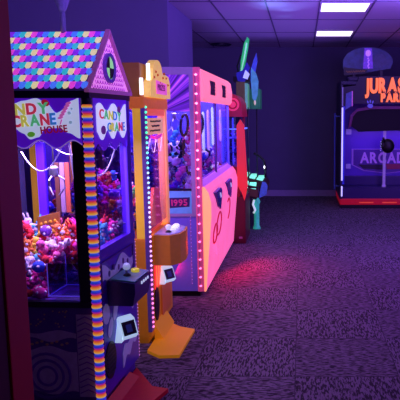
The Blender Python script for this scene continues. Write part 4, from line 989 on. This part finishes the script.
    bm = BM(); prism(bm, [(a, b) for a, b in canopy(0.046)[:1]] + canopy(0.046)[1:-1] + [canopy(0.046)[-1], (1.36, 1.25), (0.9, 1.27), (0.3, 1.25)], 'y', 0.06, 0.12); obj('screen', bm, mat('dark_screen', (8, 6, 20), 0.7, 0.0), cn)
    # arcade shield on the back wall
    li = mat('lilac_sign_glow', (140, 84, 210), 0.4, 0.18)
    sh = [(0.22, 0.96), (1.42, 0.96), (1.42, 0.68), (1.22, 0.58), (0.82, 0.53), (0.42, 0.58), (0.22, 0.68)]
    def shr(f): return [(0.82 + (a - 0.82) * f, 0.76 + (b - 0.76) * (f - 0.03)) for a, b in sh]
    bm = BM(); prism(bm, shr(1.0), 'y', 0.405, 0.42); s0 = obj('arcade_sign', bm, li, t)
    bm = BM(); prism(bm, shr(0.95), 'y', 0.398, 0.405); obj('sign_field', bm, mat('sign_field_violet', (66, 26, 140), 0.4, 0.12), s0)
    bm = BM(); prism(bm, [(0.33, 0.69), (0.80, 0.69), (0.78, 0.60), (0.42, 0.62)], 'y', 0.392, 0.398); obj('sign_shade', bm, mat('sign_dark', (20, 8, 50), 0.4), s0)
    bm = BM(); prism(bm, [(0.80, 0.70), (1.33, 0.70), (1.25, 0.62), (0.82, 0.61)], 'y', 0.392, 0.398); obj('sign_shade', bm, mat('sign_crimson', (120, 16, 70), 0.4, 0.15), s0)
    lettering('lettering', 'ARCADE', [mat('arcade_letters', (160, 100, 220), 0.4, 0.24)], 0.18, 'side', (0.36, 0.388, 0.72), s0, 0.008, 0.0, bold=0.008, sx=0.82, gap=0.06)
    # posts of the gun stand
    bm = BM(); lathe(bm, [(0.035, 0.34), (0.035, 0.36), (0.024, 0.38), (0.024, 1.28)], (0.74, 0.16), 14); po = obj('gun_post', bm, mat('lilac_steel_post', (160, 120, 220), 0.3, 0.28), t)  # post is given a glow so that it shows up lilac
    bm = BM(); ball(bm, (0.785, 0.10, 1.02), 0.12, 0, 3, (0.92, 0.5, 1.0)); ball(bm, (0.70, 0.08, 1.04), 0.06, 0, 2, (0.8, 0.6, 1.4)); tube(bm, [(0.72, 0.05, 1.10), (0.70, -0.02, 1.13), (0.68, -0.12, 1.15)], 0.02, 8)
    hd = obj('gun_holster', bm, m_black, po, smooth=True)
    bm = BM()
    for k in range(5): ball(bm, (0.66 + 0.006 * (k % 2), 0.03, 0.95 + k * 0.035), 0.009, 0, 1)
    obj('holster_light', bm, mat('pale_violet_led', (170, 150, 240), 0.3, 0.7), hd)
    for x, z, s_ in ((0.165, 1.24, 0.045), (0.165, 0.66, 0.04)):
        bm = BM(); box(bm, x - s_, x + s_, 0.395, 0.42, z - s_, z + s_, bev=0.006); obj('switch_plate', bm, mat('lilac_switch_plate', (140, 110, 215), 0.4, 0.25), t)
    # fan shaped topper
    fan = [(-0.02 + 0.06, 2.26)] + ell(0.44, 2.36, 0.40, 0.235, 22, PI, 0)[0:] + [(0.80, 2.26), (0.44, 2.20)]
    bm = BM(); prism(bm, fan, 'y', 0.10, 0.16); tp = obj('topper_panel', bm, mat('topper_jungle_print', (46, 56, 120), 0.4, 0.12, var=0.9, scale=11), t)
    bm = BM(); prism(bm, [(0.36, 2.26), (0.52, 2.26), (0.50, 2.58), (0.38, 2.58)], 'y', 0.094, 0.10)
    obj('topper_stripe', bm, mat('violet_stripe_backlit', (110, 60, 210), 0.4, 0.40, var=.4, scale=22), tp)
    bm = BM(); ball(bm, (0.44, 0.09, 2.50), 0.045, 0, 2, (1, .4, 1.2))
    for k in range(6): ball(bm, (0.44 + 0.012 * (k % 2), 0.09, 2.42 - k * 0.03), 0.013, 0, 1)
    obj('topper_lamp', bm, mat('lilac_lamp', (190, 120, 250), 0.4, 0.7), tp)
    bm = BM(); prism(bm, ell(0.62, 2.38, 0.10, 0.11, 18, rot=.5), 'y', 0.092, 0.10); prism(bm, [(0.55, 2.36), (0.66, 2.50), (0.74, 2.40), (0.83, 2.38), (0.70, 2.30)], 'y', 0.088, 0.094); obj('topper_dinosaur_shape', bm, mat('slate_beast', (60, 60, 120), 0.4, 0.12, var=.4), tp)
    bm = BM(); prism(bm, [(0.06, 2.15), (0.40, 2.18), (0.44, 2.24), (0.05, 2.28)], 'y', 0.085, 0.10); nb = obj('topper_banner', bm, mat('dark_banner', (24, 14, 30), 0.4), tp)
    bm = BM(); tube(bm, [(0.09 + 0.30 * i / 30, 0.082, 2.205 + 0.0005 * i + 0.016 * math.sin(i * 1.7)) for i in range(31)], 0.005, 5); obj('banner_scrawl', bm, mat('bronze_letters', (140, 90, 70), 0.4, 0.2), nb)
    bm = BM(); box(bm, 0.20, 0.24, 0.11, 0.15, 2.06, 2.24); box(bm, 0.64, 0.68, 0.11, 0.15, 2.12, 2.26); obj('topper_stand', bm, m_black, tp)
    # seat bench inside / controls ledge
    bm = BM(); box(bm, 0.06, W - 0.06, 0.36, 0.42, 0.34, 0.50, bev=0.01); obj('ledge', bm, mat('ledge_indigo', (36, 22, 96), 0.35, 0.02), t)
    area('booth_lamp', (0.8, 0.2, 1.24), (0.8, 0.42, 0.6), 1.2, 0.1, 2.2, (0.42, 0.18, 1.0), t)
booth()
